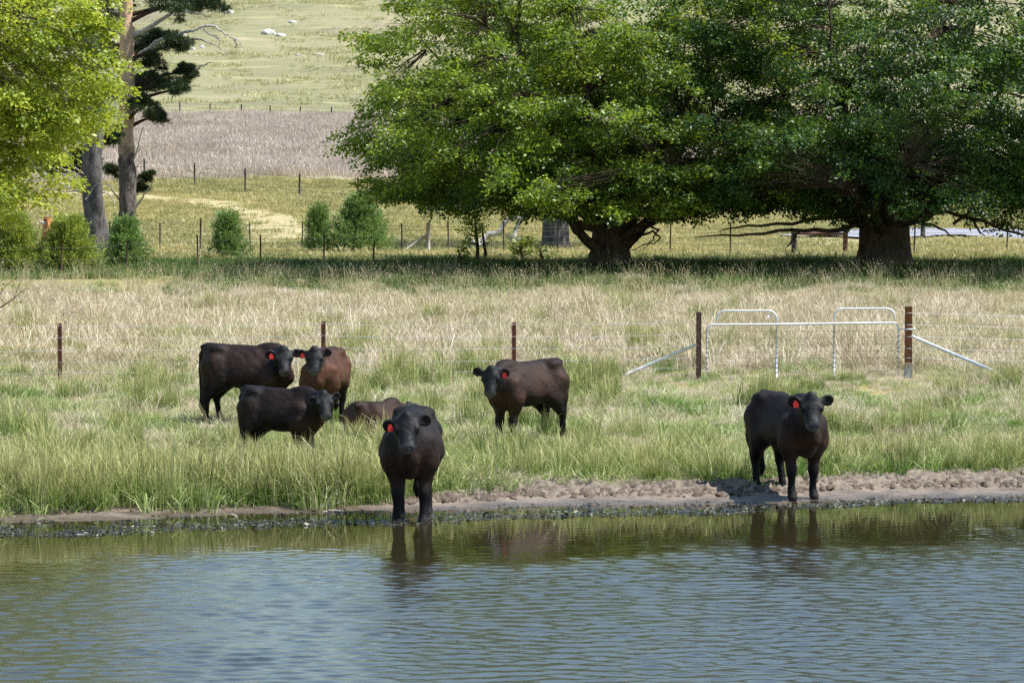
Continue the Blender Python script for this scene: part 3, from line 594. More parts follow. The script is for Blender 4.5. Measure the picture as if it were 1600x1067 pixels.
def cow(label, x, y, heading, size, head_world, poll=(.86, 0, 1.22), pitch=50, belly=1.0, brown=.5, rust=0.0, tagside=None, legs=None, lying=False, ears=(0, 0), zoff=0.0, seed=0, tail=True):
    r = np.random.default_rng(seed); h = .0150
    hy = math.radians(head_world - heading); dz = -.56 if lying else 0.0
    f = Field((-1.05, -.75, -.04), (1.45, .75, 1.62), h)
    I = np.eye(3); f.sx = .88
    B = belly
    sec = [(-.755, 1.00, .07, .06), (-.72, .985, .17, .14), (-.62, .955, .255, .225), (-.48, .925, .290, .255), (-.28, .885, .322, .275 * (1 + (B - 1) * .7)), (-.05, .857, .343 * (1 + (B - 1) * .15), .295 * B), (.2, .857, .332 * (1 + (B - 1) * .12), .285 * B), (.40, .882, .306, .245), (.55, .87, .275, .21), (.66, .87, .20, .16), (.73, .87, .08, .07)]
    sec = [(a_, b_ + .014, c_ * .95, d_ * .95) for a_, b_, c_, d_ in sec]
    f.loft(np.array([0, 0, dz]), I, smooth_sec(sec), .04, 2.15, .34)
    f.ell((-.48, .17, 1.14 + dz), I, (.09, .06, .05), .14); f.ell((-.48, -.17, 1.14 + dz), I, (.09, .06, .05), .14)     # hip bones
    f.ell((-.70, 0, 1.16 + dz), I, (.10, .05, .05), .07)                                                               # tail head
    f.ell((.42, 0, 1.17 + dz), I, (.16, .07, .05), .08)                                                                # withers
    # brisket and dewlap
    f.cone((.68, 0, .72 + dz), (.54, 0, .575 + dz), .105, .075, .08); f.cone((.54, 0, .575 + dz), (.30, 0, .60 + dz), .075, .09, .08)
    L = dict(fl=(0, 0), fr=(0, 0), hl=(0, 0), hr=(0, 0)); L.update(legs or {})
    for side, kf, kh in ((1, 'fl', 'hl'), (-1, 'fr', 'hr')):
        if lying:
            f.cone((.45, side * .2, .36), (.58, side * .24, .12), .14, .09, .06); f.cone((.58, side * .24, .10), (.30, side * .28, .07), .07, .05, .05)
            f.cone((-.45, side * .2, .40), (-.22, side * .34, .18), .2, .13, .08); f.cone((-.22, side * .34, .14), (-.55, side * .36, .08), .09, .05, .06)
            continue
        ox, oy = L[kf]; oy *= side
        f.cone((.46, side * .165, .88), (.43, side * .185, .66), .125, .125, .09); f.cone((.43, side * .185, .70), (.40 + ox * .2, side * .165 + oy * .25, .54), .125, .090, .06)
        f.cone((.40 + ox * .2, side * .165 + oy * .25, .56), (.43 + ox * .6, side * .15 + oy * .6, .345), .082, .058, .04)
        f.cone((.43 + ox * .6, side * .15 + oy * .6, .36), (.435 + ox * .62, side * .15 + oy * .62, .30), .062, .055, .03)                    # knee
        f.cone((.435 + ox * .62, side * .15 + oy * .62, .31), (.425 + ox, side * .15 + oy, .12), .046, .041, .025)
        f.cone((.425 + ox, side * .15 + oy, .125), (.45 + ox, side * .15 + oy, .05), .043, .047, .02); f.cone((.455 + ox, side * .15 + oy, .05), (.475 + ox, side * .15 + oy, .025), .048, .050, .02, 1.15)
        ox, oy = L[kh]; oy *= side
        f.cone((-.52, side * .15, .92), (-.37, side * .180, .66), .168, .112, .08); f.cone((-.63, side * .14, .88), (-.60, side * .145, .66), .125, .105, .07)      # thigh, round
        f.cone((-.38, side * .185, .68), (-.56 + ox * .5, side * .155 + oy * .5, .47), .12, .068, .07); f.cone((-.61, side * .145, .68), (-.635 + ox * .5, side * .15 + oy * .5, .47), .10, .050, .06)
        f.cone((-.60 + ox * .5, side * .15 + oy * .5, .49), (-.615 + ox * .55, side * .15 + oy * .55, .40), .062, .054, .03)                   # hock
        f.cone((-.615 + ox * .55, side * .15 + oy * .55, .41), (-.585 + ox, side * .15 + oy, .13), .047, .042, .03)
        f.cone((-.585 + ox, side * .15 + oy, .135), (-.555 + ox, side * .15 + oy, .05), .043, .047, .02); f.cone((-.555 + ox, side * .15 + oy, .05), (-.53 + ox, side * .15 + oy, .025), .048, .050, .02, 1.15)
    # head
    f.sx = 1.0; HS = .84
    P = np.array(poll) * np.array([.92, 1, 1]) + np.array([0, 0, dz]); HR = rz(hy) @ ryd(math.radians(pitch)); ax, sd, up = HR[:, 0], HR[:, 1], HR[:, 2]
    hc = P - up * .085
    hs = [(-.055, .0, .05, .05), (-.03, .0, .10, .095), (.03, -.005, .130, .132), (.10, -.015, .138, .146), (.17, -.025, .132, .138), (.25, -.03, .112, .114), (.33, -.03, .096, .096), (.40, -.03, .087, .094), (.45, -.032, .076, .092), (.485, -.035, .054, .070), (.50, -.035, .02, .03)]
    hs = [(a_ * HS * .88, b_ * HS, c_ * HS, d_ * HS * 1.1) for a_, b_, c_, d_ in hs]
    f.cone((.38, 0, 1.03 + dz), P - up * .08 - ax * .01, .142, .088, .08, .8); f.cone((.46, 0, .90 + dz), hc + ax * .05 - up * .025, .16, .08, .08, .8); f.cone((.55, 0, .76 + dz), hc + ax * .10 - up * .05, .115, .058, .08, .75)
    f.loft(hc, HR, smooth_sec(hs), .035, 2.25)
    f.ell(P - ax * .02 - up * .0, HR, (.055, .06, .055), .05)                                       # poll
    for side in (1, -1):
        f.ell(hc + HS * (ax * .137 + sd * side * .132 + up * .045), HR, (.05, .030, .034), .03)           # brow
        f.ell(hc + HS * (ax * .145 + sd * side * .158 + up * .015), HR, (.03, .012, .018), .015, sub=True)
        f.ell(hc + HS * (ax * .436 + sd * side * .046 - up * .015), HR, (.02, .018, .016), .012, sub=True)   # nostrils
        ed = math.radians(ears[0 if side > 0 else 1])
        er = HR @ np.array([[1, 0, 0], [0, math.cos(ed), 0], [0, 0, 1]]); lat = sd * side * math.cos(ed) - up * math.sin(ed) * .55 + ax * math.sin(ed) * .75 - ax * .06; lat /= np.linalg.norm(lat)
        fn = rz(hy) @ np.array([1.0, 0, -.12]); fn = fn - lat * (fn @ lat); fn /= np.linalg.norm(fn); fw = np.cross(lat, fn); ER = np.stack([lat, fn, fw], 1); th = fw; fw = fn
        e0 = hc + HS * (ax * .03 + sd * side * .118 + up * .05); f.cone(e0, e0 + lat * .06, .038, .036, .03)
        f.ell(e0 + lat * .098, ER, (.074, .030, .070), .025)
        f.ell(e0 + lat * .104 + fn * .027, ER, (.050, .022, .046), .012, sub=True)
        if side == 1: earL = (e0, lat, fw, th)
        else: earR = (e0, lat, fw, th)
    f.ell(hc + HS * (ax * .385 - up * .085), HR, (.06, .055, .03), .03)                                        # chin
    f.sx = .88
    if tail and not lying:
        pts = [(-.74, 0, 1.15), (-.80, .01, 1.05), (-.815, .02, .85), (-.80, .02, .62), (-.79, .02, .45)]
        for a, b in zip(pts[:-1], pts[1:]): f.cone(a, b, .030, .026, .02)
        f.cone((-.79, .02, .48), (-.785, .02, .30), .03, .045, .02); f.cone((-.785, .02, .30), (-.78, .02, .20), .045, .02, .02)
    V, F = surface_nets(f.D, f.o, h)
    for _ in range(1):   # one pass of smoothing
        E = np.concatenate([F[:, [0, 1]], F[:, [1, 2]], F[:, [2, 3]], F[:, [3, 0]]]); A = np.zeros_like(V); c_ = np.zeros(len(V))
        np.add.at(A, E[:, 0], V[E[:, 1]]); np.add.at(c_, E[:, 0], 1); V = .55 * V + .45 * A / np.maximum(c_, 1)[:, None]
    # shallow folds and muscle
    V = V + (wav(V[:, 0] + V[:, 1], V[:, 2], .33, seed) * .004)[:, None] * np.array([0, np.sign(1), .3])
    # coat colour
    q = V - hc; ht = q @ ax; hu = q @ up; hsd = q @ sd
    inhead = (ht > -.10) & (ht < .56) & (np.abs(hsd) < .30) & (np.abs(hu) < .2)
    hd = np.linalg.norm(q - np.clip(ht, 0, .5)[:, None] * ax, axis=1); inhead &= hd < .32; hw = np.where(inhead, np.clip((.30 - hd - .05 * wav(V[:, 0], V[:, 2], .12, 9)) / .14, 0, 1), 0)
    zz = V[:, 2] - dz; fl = np.clip(1 - np.abs(zz - .93) / .34, 0, 1) ** .6; noise = .5 + .5 * wav(V[:, 0], V[:, 2], .45, seed + 5) + .25 * wav(V[:, 0] * 1.0, V[:, 1] + V[:, 2], .13, seed + 6)
    mix = np.clip(fl * (brown + .35 * (noise - .5)), 0, 1); mix = mix * (1 - hw)
    ar = np.clip((V[:, 0] - .15) / .35, 0, 1) * np.clip((.85 - zz) / .15, 0, 1) * np.clip((zz - .32) / .1, 0, 1) * (.4 + .5 * noise)   # warm brown behind the forelegs and on the brisket
    mix2 = np.clip(ar * (.35 + brown * .5), 0, 1) * (1 - hw)
    black = np.array([.0042, .0040, .0048]); dk = np.array([.062, .031, .020]) * (1 - rust) + np.array([.150, .060, .028]) * rust; warm = np.array([.120, .052, .022]) * (1 - rust) + np.array([.19, .082, .036]) * rust
    colr = black + (dk - black) * mix[:, None]; colr = colr + (warm - colr) * (mix2 * .8)[:, None]
    muz = np.where(inhead, np.clip((ht - .375 * HS) / .04, 0, 1), 0); colr = colr + (np.array([.10, .095, .10]) - colr) * (muz * .85)[:, None]
    colr = np.where((zz < .06)[:, None] & (not lying), np.array([.025, .022, .02]), colr)
    gl = np.clip(.10 + .14 * hw + muz * .6, 0, 1)
    gz = float(Z(x, y)) + zoff
    o = obj('cow', mesh_np('cow', V, F, [M['coat']], True, {'coat': np.concatenate([colr, np.ones((len(V), 1))], 1), 'gloss': gl}), None, (x, y, gz))
    o.rotation_euler = (0, 0, math.radians(heading)); o.scale = (size,) * 3
    tag(o, label, 'cow', 'young black cattle at the pond')
    # eyes
    for side in (1, -1):
        c_ = hc + HS * (ax * .145 + sd * side * .147 + up * .015); vv = []; ff = []
        for i in range(7):
            for j in range(10):
                th_, ph = math.pi * i / 6, 2 * math.pi * j / 10; vv.append(c_ + .021 * (ax * math.sin(th_) * math.cos(ph) + up * math.sin(th_) * math.sin(ph) * .8 + sd * side * math.cos(th_)))
        ff = [(i * 10 + j, i * 10 + (j + 1) % 10, (i + 1) * 10 + (j + 1) % 10, (i + 1) * 10 + j) for i in range(6) for j in range(10)]
        obj('eye', mesh_np('eye', vv, ff, [M['eye']], True), o)
    if tagside:
        e0, lat, fw, th = earL if tagside == 'L' else earR
        dn = np.array([0, 0, -1.0]); fo = HR[:, 0] * .5 + fw * .8; fo = fo - dn * (fo @ dn); fo /= np.linalg.norm(fo); wd = np.cross(fo, dn); c_ = e0 + lat * .085 + fw * .040 - dn * .012
        out = [(-.018, 0), (.018, 0), (.022, .022), (.040, .034), (.040, .092), (.034, .098), (-.034, .098), (-.040, .092), (-.040, .034), (-.022, .022)]
        m_ = len(out); vv = [c_ + wd * a + dn * b + fo * e for e in (.006, .001) for a, b in [(a * .78 + b * .12, b * .80) for a, b in out]]
        ff = [tuple(range(m_)), tuple(range(2 * m_ - 1, m_ - 1, -1))] + [(i, i + m_, (i + 1) % m_ + m_, (i + 1) % m_) for i in range(m_)]
        tg = obj('ear_tag', mesh_np('ear_tag', vv, ff, [M['tag']]), o); tg['label'] = 'bright red plastic ear tag'
    return o

def spot(px, Y): return (px - 800) / FPX * Y
cow('black brown cow standing broadside at the far left of the herd, head turned, red tag', spot(386, 48.2), 48.2, -10, 1.06, -78, poll=(.66, -.26, 1.14), pitch=48, brown=.62, tagside='R', legs=dict(hl=(.06, 0), hr=(-.08, 0)), seed=1, ears=(5, 12), belly=1.04)
cow('rusty brown cow facing the pond in front of a steel post, black head', spot(507, 47.9), 48.0, -99, 1.0, -90, poll=(.82, 0, 1.22), pitch=48, brown=1.0, rust=.72, tagside='R', seed=2, belly=1.14, ears=(-4, 8))
cow('small black cow deep in the rushes in front of two others, no ear tag', spot(440, 41.7), 41.7, -24, .90, -72, poll=(.86, -.18, 1.13), pitch=48, brown=.35, seed=3, ears=(-6, 32), legs=dict(fl=(.03, 0), fr=(-.03, 0)))
cow('dark brown cow lying down in the grass behind the wading cow', LIE[0], LIE[1], 62, .98, 40, poll=(.92, -.05, 1.08), pitch=40, brown=1.0, rust=.2, lying=True, seed=4, zoff=-.11)
cow('stout black cow wading in the shallows and facing the camera', spot(643, 35.5), 35.58, -91, 1.06, -86, poll=(.84, -.02, 1.17), pitch=48, brown=.3, zoff=.07, tagside='R', seed=5, belly=1.24, ears=(-4, 30), legs=dict(fl=(.04, -.01), fr=(.02, -.01)))
cow('black cow standing at the water edge on the right with a hanging tail', spot(1232, 38.1), 38.14, -67, 1.05, -86, poll=(.86, -.12, 1.21), pitch=48, brown=.45, tagside='R', seed=6, ears=(-6, 0), legs=dict(fl=(-.06, .01), fr=(.02, .01), hl=(.12, 0), hr=(.03, 0)))
cow('dark brown calf facing left alone in the grass between posts', spot(822, 44.2), 44.4, -138, 1.0, -98, poll=(.84, .12, 1.10), pitch=52, brown=.72, rust=.15, tagside='L', seed=7, ears=(0, -8), legs=dict(hl=(-.07, 0), hr=(.05, 0), fl=(.02, 0), fr=(-.02, 0)))

# ------------------------------------------------------------------ the wire fence by the pond and its gate
def rot_post(name, p, h, mat, parent, w_=.045):
    """steel picket with three flanges"""
    m = MB()
    for a in (math.pi / 2, math.pi / 2 + 2.1, math.pi / 2 - 2.1):
        d = np.array([math.cos(a), math.sin(a)]) * w_ / 2
        m.box((p[0] + d[0], p[1] + d[1], p[2] + h / 2 - .1), (w_, .009, h + .2), a)
    return m.build(name, mat, parent, False)
def lens_tube(name, pts, rad, mat, parent, n=8): return MB().tube(pts, rad, n).build(name, mat, parent)
def fpt(px, base, top):
    g = ground_at(px, base); h = (base - top) / FPX * g[1]; return g, h
fence = empty('wire_fence', onz(-7, 55.8)); fence.location = (0, 0, 0)
tag(fence, 'rusty steel picket and plain wire fence crossing above the pond bank', 'fence')
posts = []
def Yf(x): return 56.0 + .13 * (x + 8)        # the line of the fence
def on_line(px):
    Y = 56.0
    for _ in range(8): Y = Yf((px - 800) / FPX * Y)
    return (px - 800) / FPX * Y, Y
hts = 1.16
for px in (-330, 93, 505, 803):
    x, y = on_line(px); rot_post('post', onz(x, y), hts, M['rust'], fence); posts.append((x, y))
gx0, gy0 = on_line(1092); gx1, gy1 = on_line(1420)
p0 = onz(gx0, gy0)
MB().box(p0 + [0, 0, .62], (.085, .085, 1.34), .1).build('end_post', M['rust_dark'], fence, False)
q = at(1000, 578, gy0 + .1); lens_tube('brace_pipe', [p0 + [-.02, 0, .70], p0 + [-1.75, .1, -.04]], .030, M['galv'], fence)
p1 = onz(gx1, gy1)
sp_ = MB().tube([p1 + [0, 0, -.2], p1 + [0, 0, .3], p1 + [0, 0, 1.34]], .072, 16).build('strainer_post', M['rust'], fence)
MB().tube([p1 + [0, 0, -.1], p1 + [0, 0, .18], p1 + [0, 0, .30]], [.080, .078, .0735], 16).build('footing', M['concrete'], sp_)
lens_tube('brace_pipe', [p1 + [.05, -.02, .80], p1 + [.16, -.04, .74], p1 + [1.85, -.3, .02]], [.02, .034, .034], M['galv'], fence, 10)
rx, ry = on_line(1950); rot_post('post', onz(rx, ry), hts, M['rust'], fence)
rr_ = np.random.default_rng(4)
for lv in (1.12, .90, .68, .46, .28):
    pts = []
    seq = posts + [(gx0, gy0)]
    for (xa, ya), (xb, yb) in zip(seq[:-1], seq[1:]):
        for u in np.linspace(0, 1, 8)[:-1]:
            x, y = xa + (xb - xa) * u, ya + (yb - ya) * u; zb = float(Z(xa, ya)) * (1 - u) + float(Z(xb, yb)) * u
            pts.append((x, y - .03, zb + lv - .03 * 4 * u * (1 - u) * rr_.uniform(.5, 1.2)))
    pts.append((gx0, gy0 - .05, p0[2] + lv)); lens_tube('wire', pts, .0032, M['wire'], fence, 5)
    lens_tube('wire', [(gx1 + .07, gy1 - .05, p1[2] + lv + .1), ((gx1 + rx) / 2, (gy1 + ry) / 2, (p1[2] + float(Z(rx, ry))) / 2 + lv - .01), (rx, ry - .03, float(Z(rx, ry)) + lv)], .0032, M['wire'], fence, 5)
    a_ = np.linspace(0, 2 * np.pi, 13); lens_tube('wire_tie', np.stack([p1[0] + .076 * np.cos(a_), p1[1] + .076 * np.sin(a_), np.full(13, p1[2] + lv + .1)], 1), .004, M['wire'], fence, 4)

gate = empty('farm_gate', (gx0, gy0, p0[2])); tag(gate, 'silver pipe farm gate with two raised arches and wire mesh, beside rusty post', 'gate')
dirg = np.array([gx1 - gx0, gy1 - gy0]); Lg = np.linalg.norm(dirg); dirg /= Lg
def gp(u, z): return np.array([dirg[0] * u, dirg[1] * u, z])     # gate-local point
s_ = Lg / 328.0
U = lambda px: (px - 1092) * s_
zt, zb = 1.06, -.03 + .02
def arc(c, r_, a0, a1, n=7): return [gp(c[0] + r_ * math.cos(a), c[1] + r_ * math.sin(a)) for a in np.linspace(a0, a1, n)]
rb = .12
fr = [gp(U(1105), zb)] + arc((U(1105) + rb, zt - rb), rb, math.pi, math.pi / 2) + [gp(U(1213), zt), gp(U(1303), zt + .01)] + arc((U(1404) - rb, zt + .02 - rb), rb, math.pi / 2, 0) + [gp(U(1404), zb)]
gf = lens_tube('gate_frame', fr, .0215, M['galv'], gate, 10)
lens_tube('bottom_rail', [gp(U(1105) + .0215, zb), gp(U(1260), zb - .02), gp(U(1404) - .0215, zb)], .0205, M['galv'], gate, 10)
for a, b, top in ((1120, 1213, 1.315), (1303, 1398, 1.345)):
    ra = .16
    pts = [gp(U(a), zt + .018)] + arc((U(a) + ra, top - ra), ra, math.pi, math.pi / 2) + arc((U(b) - ra, top - ra), ra, math.pi / 2, 0) + [gp(U(b), zt + .018)]
    lens_tube('arch', pts, .0205, M['galv'], gate, 10)
for px in (1213, 1303):
    up_ = lens_tube('upright', [gp(U(px), zb + .02), gp(U(px), zt - .02)], .018, M['galv'], gate, 10)
tie_me = None
for px in (1105, 1213, 1303, 1404):
    for z_ in np.arange(.06, zt - .12, .095):
        if tie_me is None:
            a_ = np.linspace(0, 2 * np.pi, 9); tie_me = MB().tube(np.stack([.024 * np.cos(a_), .024 * np.sin(a_), .01 * np.cos(a_ + 1)], 1), .006, 4, caps=False).mesh('wire_tie', [M['wire_dark']])
        obj('wire_tie', tie_me, gate, gp(U(px), z_ + rr_.uniform(-.012, .012)))
m = MB()
for z_ in np.arange(.06, zt - .02, .125): m.tube([gp(U(1105), z_), gp(U(1260), z_ - .006), gp(U(1404), z_)], .0022, 4)
for u in np.linspace(U(1105) + .1, U(1404) - .1, 22): m.tube([gp(u, zb), gp(u, zt)], .0018, 4)
m.build('wire_mesh', M['wire_dark'], gate)['kind'] = 'stuff'
c_ = gp(U(1420), .98 - (p1[2] - p0[2]) * 0 - .02) + np.array([0, 0, 0]); a_ = np.linspace(0, 2 * np.pi, 17); m = MB()
m.tube(np.stack([c_[0] + .08 * np.cos(a_), c_[1] + .08 * np.sin(a_), np.full(17, c_[2])], 1), .014, 6, caps=False); m.tube([c_ + [-.08, 0, 0], gp(U(1404), c_[2])], .014, 6); m.box(c_ + [.10, -.02, 0], (.05, .03, .035))
m.build('hinge', M['galv'], gate)
m = MB().tube([gp(U(1206), 1.26), gp(U(1199), 1.19)], .018, 8); m.build('latch_sleeve', M['galv'], gate)
MB().tube([gp(U(1259), zt + .003), gp(U(1262), zt + .003)], .027, 10).build('collar', M['galv'], gate)

# ------------------------------------------------------------------ fences behind the trees
def far_fence(name, label, pix, hgt, rad, mat, wires, wr, top_extra=0):
    f_ = empty(name, (0, 0, 0)); tag(f_, label, 'fence'); pts = []
    for (px, py, hh) in pix:
        g = ground_at(px, py); m = MB(); h_ = hgt * hh; le = rr_.normal(0, .02, 2)
        m.tube([g + [0, 0, -.2], g + [le[0] * .5, le[1] * .5, h_ * .5], g + [le[0], le[1], h_]], [rad * 1.05, rad, rad * .95], 7); m.build('post', mat, f_); pts.append(g)
    for lv in wires:
        P = []
        for a, b in zip(pts[:-1], pts[1:]):
            for u in np.linspace(0, 1, 6)[:-1]: P.append(a * (1 - u) + b * u + [0, -rad - .004, lv - .04 * 4 * u * (1 - u)])
        P.append(pts[-1] + [0, -rad - .004, lv]); lens_tube('wire', P, wr, M['wire_dark'], f_, 4)
    return f_
far_fence('yard_fence', 'wire netting fence with thin steel pickets right behind the two big trees', [(-60, 398, 1), (38, 396, 1), (172, 398, 1.05), (250, 396, 1), (313, 402, 1.2), (392, 396, 1), (472, 393, 1), (628, 396, 1), (701, 398, 1.1), (787, 400, 1.1), (872, 401, 1.1), (1047, 402, 1.05), (1141, 404, 1.05), (1238, 405, .95), (1428, 405, 1.1), (1573, 400, 1.1), (1660, 400, 1.1)], 1.12, .028, M['timber_dark'], (.1, .3, .5, .7, .9, 1.02), .006)
far_fence('picket_line', 'line of short rusty pickets at the far side of the dry grass', [(-40, 430, .9), (96, 434, 1.0), (199, 428, .9), (309, 420, .95), (407, 415, .9), (506, 416, .9), (583, 414, .7)], 1.05, .026, M['rust_dark'], (.5, .85), .0035)
far_fence('mid_fence', 'wire fence beyond the wheel track below the grey field', [(100, 285, 1), (226, 284, 1), (304, 293, 1), (383, 303, 1), (468, 312, 1), (560, 320, 1), (660, 326, 1)], 1.3, .05, M['timber_dark'], (.5, .85, 1.15), .008)
far_fence('hill_fence', 'distant fence along the foot of the hill above the grey field', [(190, 176, 1), (281, 177, 1), (328, 180, 1), (377, 181, 1), (422, 183, 1), (469, 185, 1), (518, 186, 1), (580, 187, 1)], 1.15, .07, M['timber_dark'], (.35, .7, 1.05), .012)
def timber(name, label, cat, parts):
    e = empty(name, (0, 0, 0)); tag(e, label, cat)
    for nm, a, b, r_, mat in parts: MB().tube([a, (np.array(a) + b) / 2, b], r_, 10).build(nm, mat, e)
    return e
g = ground_at(669, 398); k_ = g[1] / FPX
timber('corner_post', 'pale weathered timber corner post with a slanting timber stay', 'post', [('post', g + [0, 0, -.2], g + [0, 0, 50 * k_], .085, M['timber']), ('stay', g + [-42 * k_, -.2, 2 * k_], g + [-.05, -.05, 30 * k_], .065, M['timber'])])
g = ground_at(1241, 404); g2 = ground_at(1315, 402); g2[1] = g[1]; k_ = g[1] / FPX
timber('rail_brace', 'brown timber posts joined by a top rail left of the right trunk', 'fence frame', [('post', g + [0, 0, -.2], g + [0, 0, 44 * k_], .085, M['timber_dark']), ('post', g2 + [0, 0, -.2], g2 + [0, 0, 40 * k_], .085, M['timber_red']), ('rail', g + [.09, 0, 39 * k_], g2 + [-.09, 0, 37 * k_], .055, M['timber_red'])])
g = ground_at(1442, 372)
timber('road_post', 'dark timber post beside the gravel road', 'post', [('post', g + [0, 0, -.2], g + [0, 0, 1.05], .10, M['timber_dark'])])

# ------------------------------------------------------------------ trees
def leaves(P, Dn, Up, L, W_, v, mat, name, parent):
    """one folded leaf of two triangles at each point; Dn along the leaf, Up its face"""
    S_ = np.cross(Dn, Up); S_ /= np.linalg.norm(S_, axis=1)[:, None] + 1e-9; L = L[:, None]; W_ = W_[:, None]
    V = np.stack([P, P + Dn * L * .5 + S_ * W_ * .5 + Up * W_ * .14, P + Dn * L, P + Dn * L * .5 - S_ * W_ * .5 + Up * W_ * .14], 1).reshape(-1, 3)
    b = np.arange(len(P)) * 4; F = np.concatenate([np.stack([b, b + 1, b + 2], 1), np.stack([b, b + 2, b + 3], 1)])
    return obj(name, mesh_np(name, V, F, [mat], False, {'v': np.repeat(v, 4)}), parent)
def unit(a): return a / (np.linalg.norm(a, axis=-1, keepdims=True) + 1e-9)
def sprays(C, O, n, ln, wd, th, droop, r):
    """leaf positions of flat drooping sprays: centres C, outward directions O"""
    m = len(C); Oh = O * np.array([1, 1, .35]); Oh = unit(Oh); Sd = unit(np.cross(Oh, np.array([0, 0, 1.0]))); Uv = np.cross(Sd, Oh)
    t_ = r.beta(1.6, 1.2, (m, n)) * 2 - 1; lat = r.normal(0, .5, (m, n)) * (1.05 - .45 * (t_ + 1) / 2)
    up = r.normal(0, .5, (m, n)) * th - droop * ((t_ + 1) / 2) ** 2 * ln
    P = C[:, None] + Oh[:, None] * (t_ * ln)[..., None] + Sd[:, None] * (lat * wd)[..., None] + Uv[:, None] * up[..., None]
    D = unit(Oh[:, None] * (.55 + .0 * t_)[..., None] + Sd[:, None] * (np.sign(lat) * .5)[..., None] + r.normal(0, .45, (m, n, 3)) + np.array([0, 0, -.32]))
    N = unit(np.array([0, 0, .75]) + Oh[:, None] * .55 + r.normal(0, .55, (m, n, 3))); N = unit(N - D * (N * D).sum(-1, keepdims=True))
    return P.reshape(-1, 3), D.reshape(-1, 3), N.reshape(-1, 3)
def bez(a, b, c, n): t_ = np.linspace(0, 1, n)[:, None]; return (1 - t_) ** 2 * a + 2 * t_ * (1 - t_) * b + t_ ** 2 * c
def trunk_mesh(base, h, r0, r1, seed, flare=.35, lean=(0, 0)):
    r = np.random.default_rng(seed); n = 28; zs = np.linspace(-.3, h, 14); V = []; ph = r.uniform(0, 6, 4)
    for z_ in zs:
        u = max(z_, 0) / h; R = r0 + (r1 - r0) * u + r0 * flare * math.exp(-max(z_, 0) * 3.2)
        for j in range(n):
            a = 2 * np.pi * j / n; q = R * (1 + .07 * math.sin(3 * a + ph[0] + z_ * .3) + .06 * math.sin(5 * a + ph[1] - z_ * .4) + .04 * math.sin(9 * a + ph[2] + z_) + .02 * r.normal())
            V.append((base[0] + lean[0] * u + q * math.cos(a), base[1] + lean[1] * u + q * math.sin(a), base[2] + z_))
    F = [(i * n + j, i * n + (j + 1) % n, (i + 1) * n + (j + 1) % n, (i + 1) * n + j) for i in range(13) for j in range(n)] + [tuple(13 * n + j for j in range(n))]
    return V, F
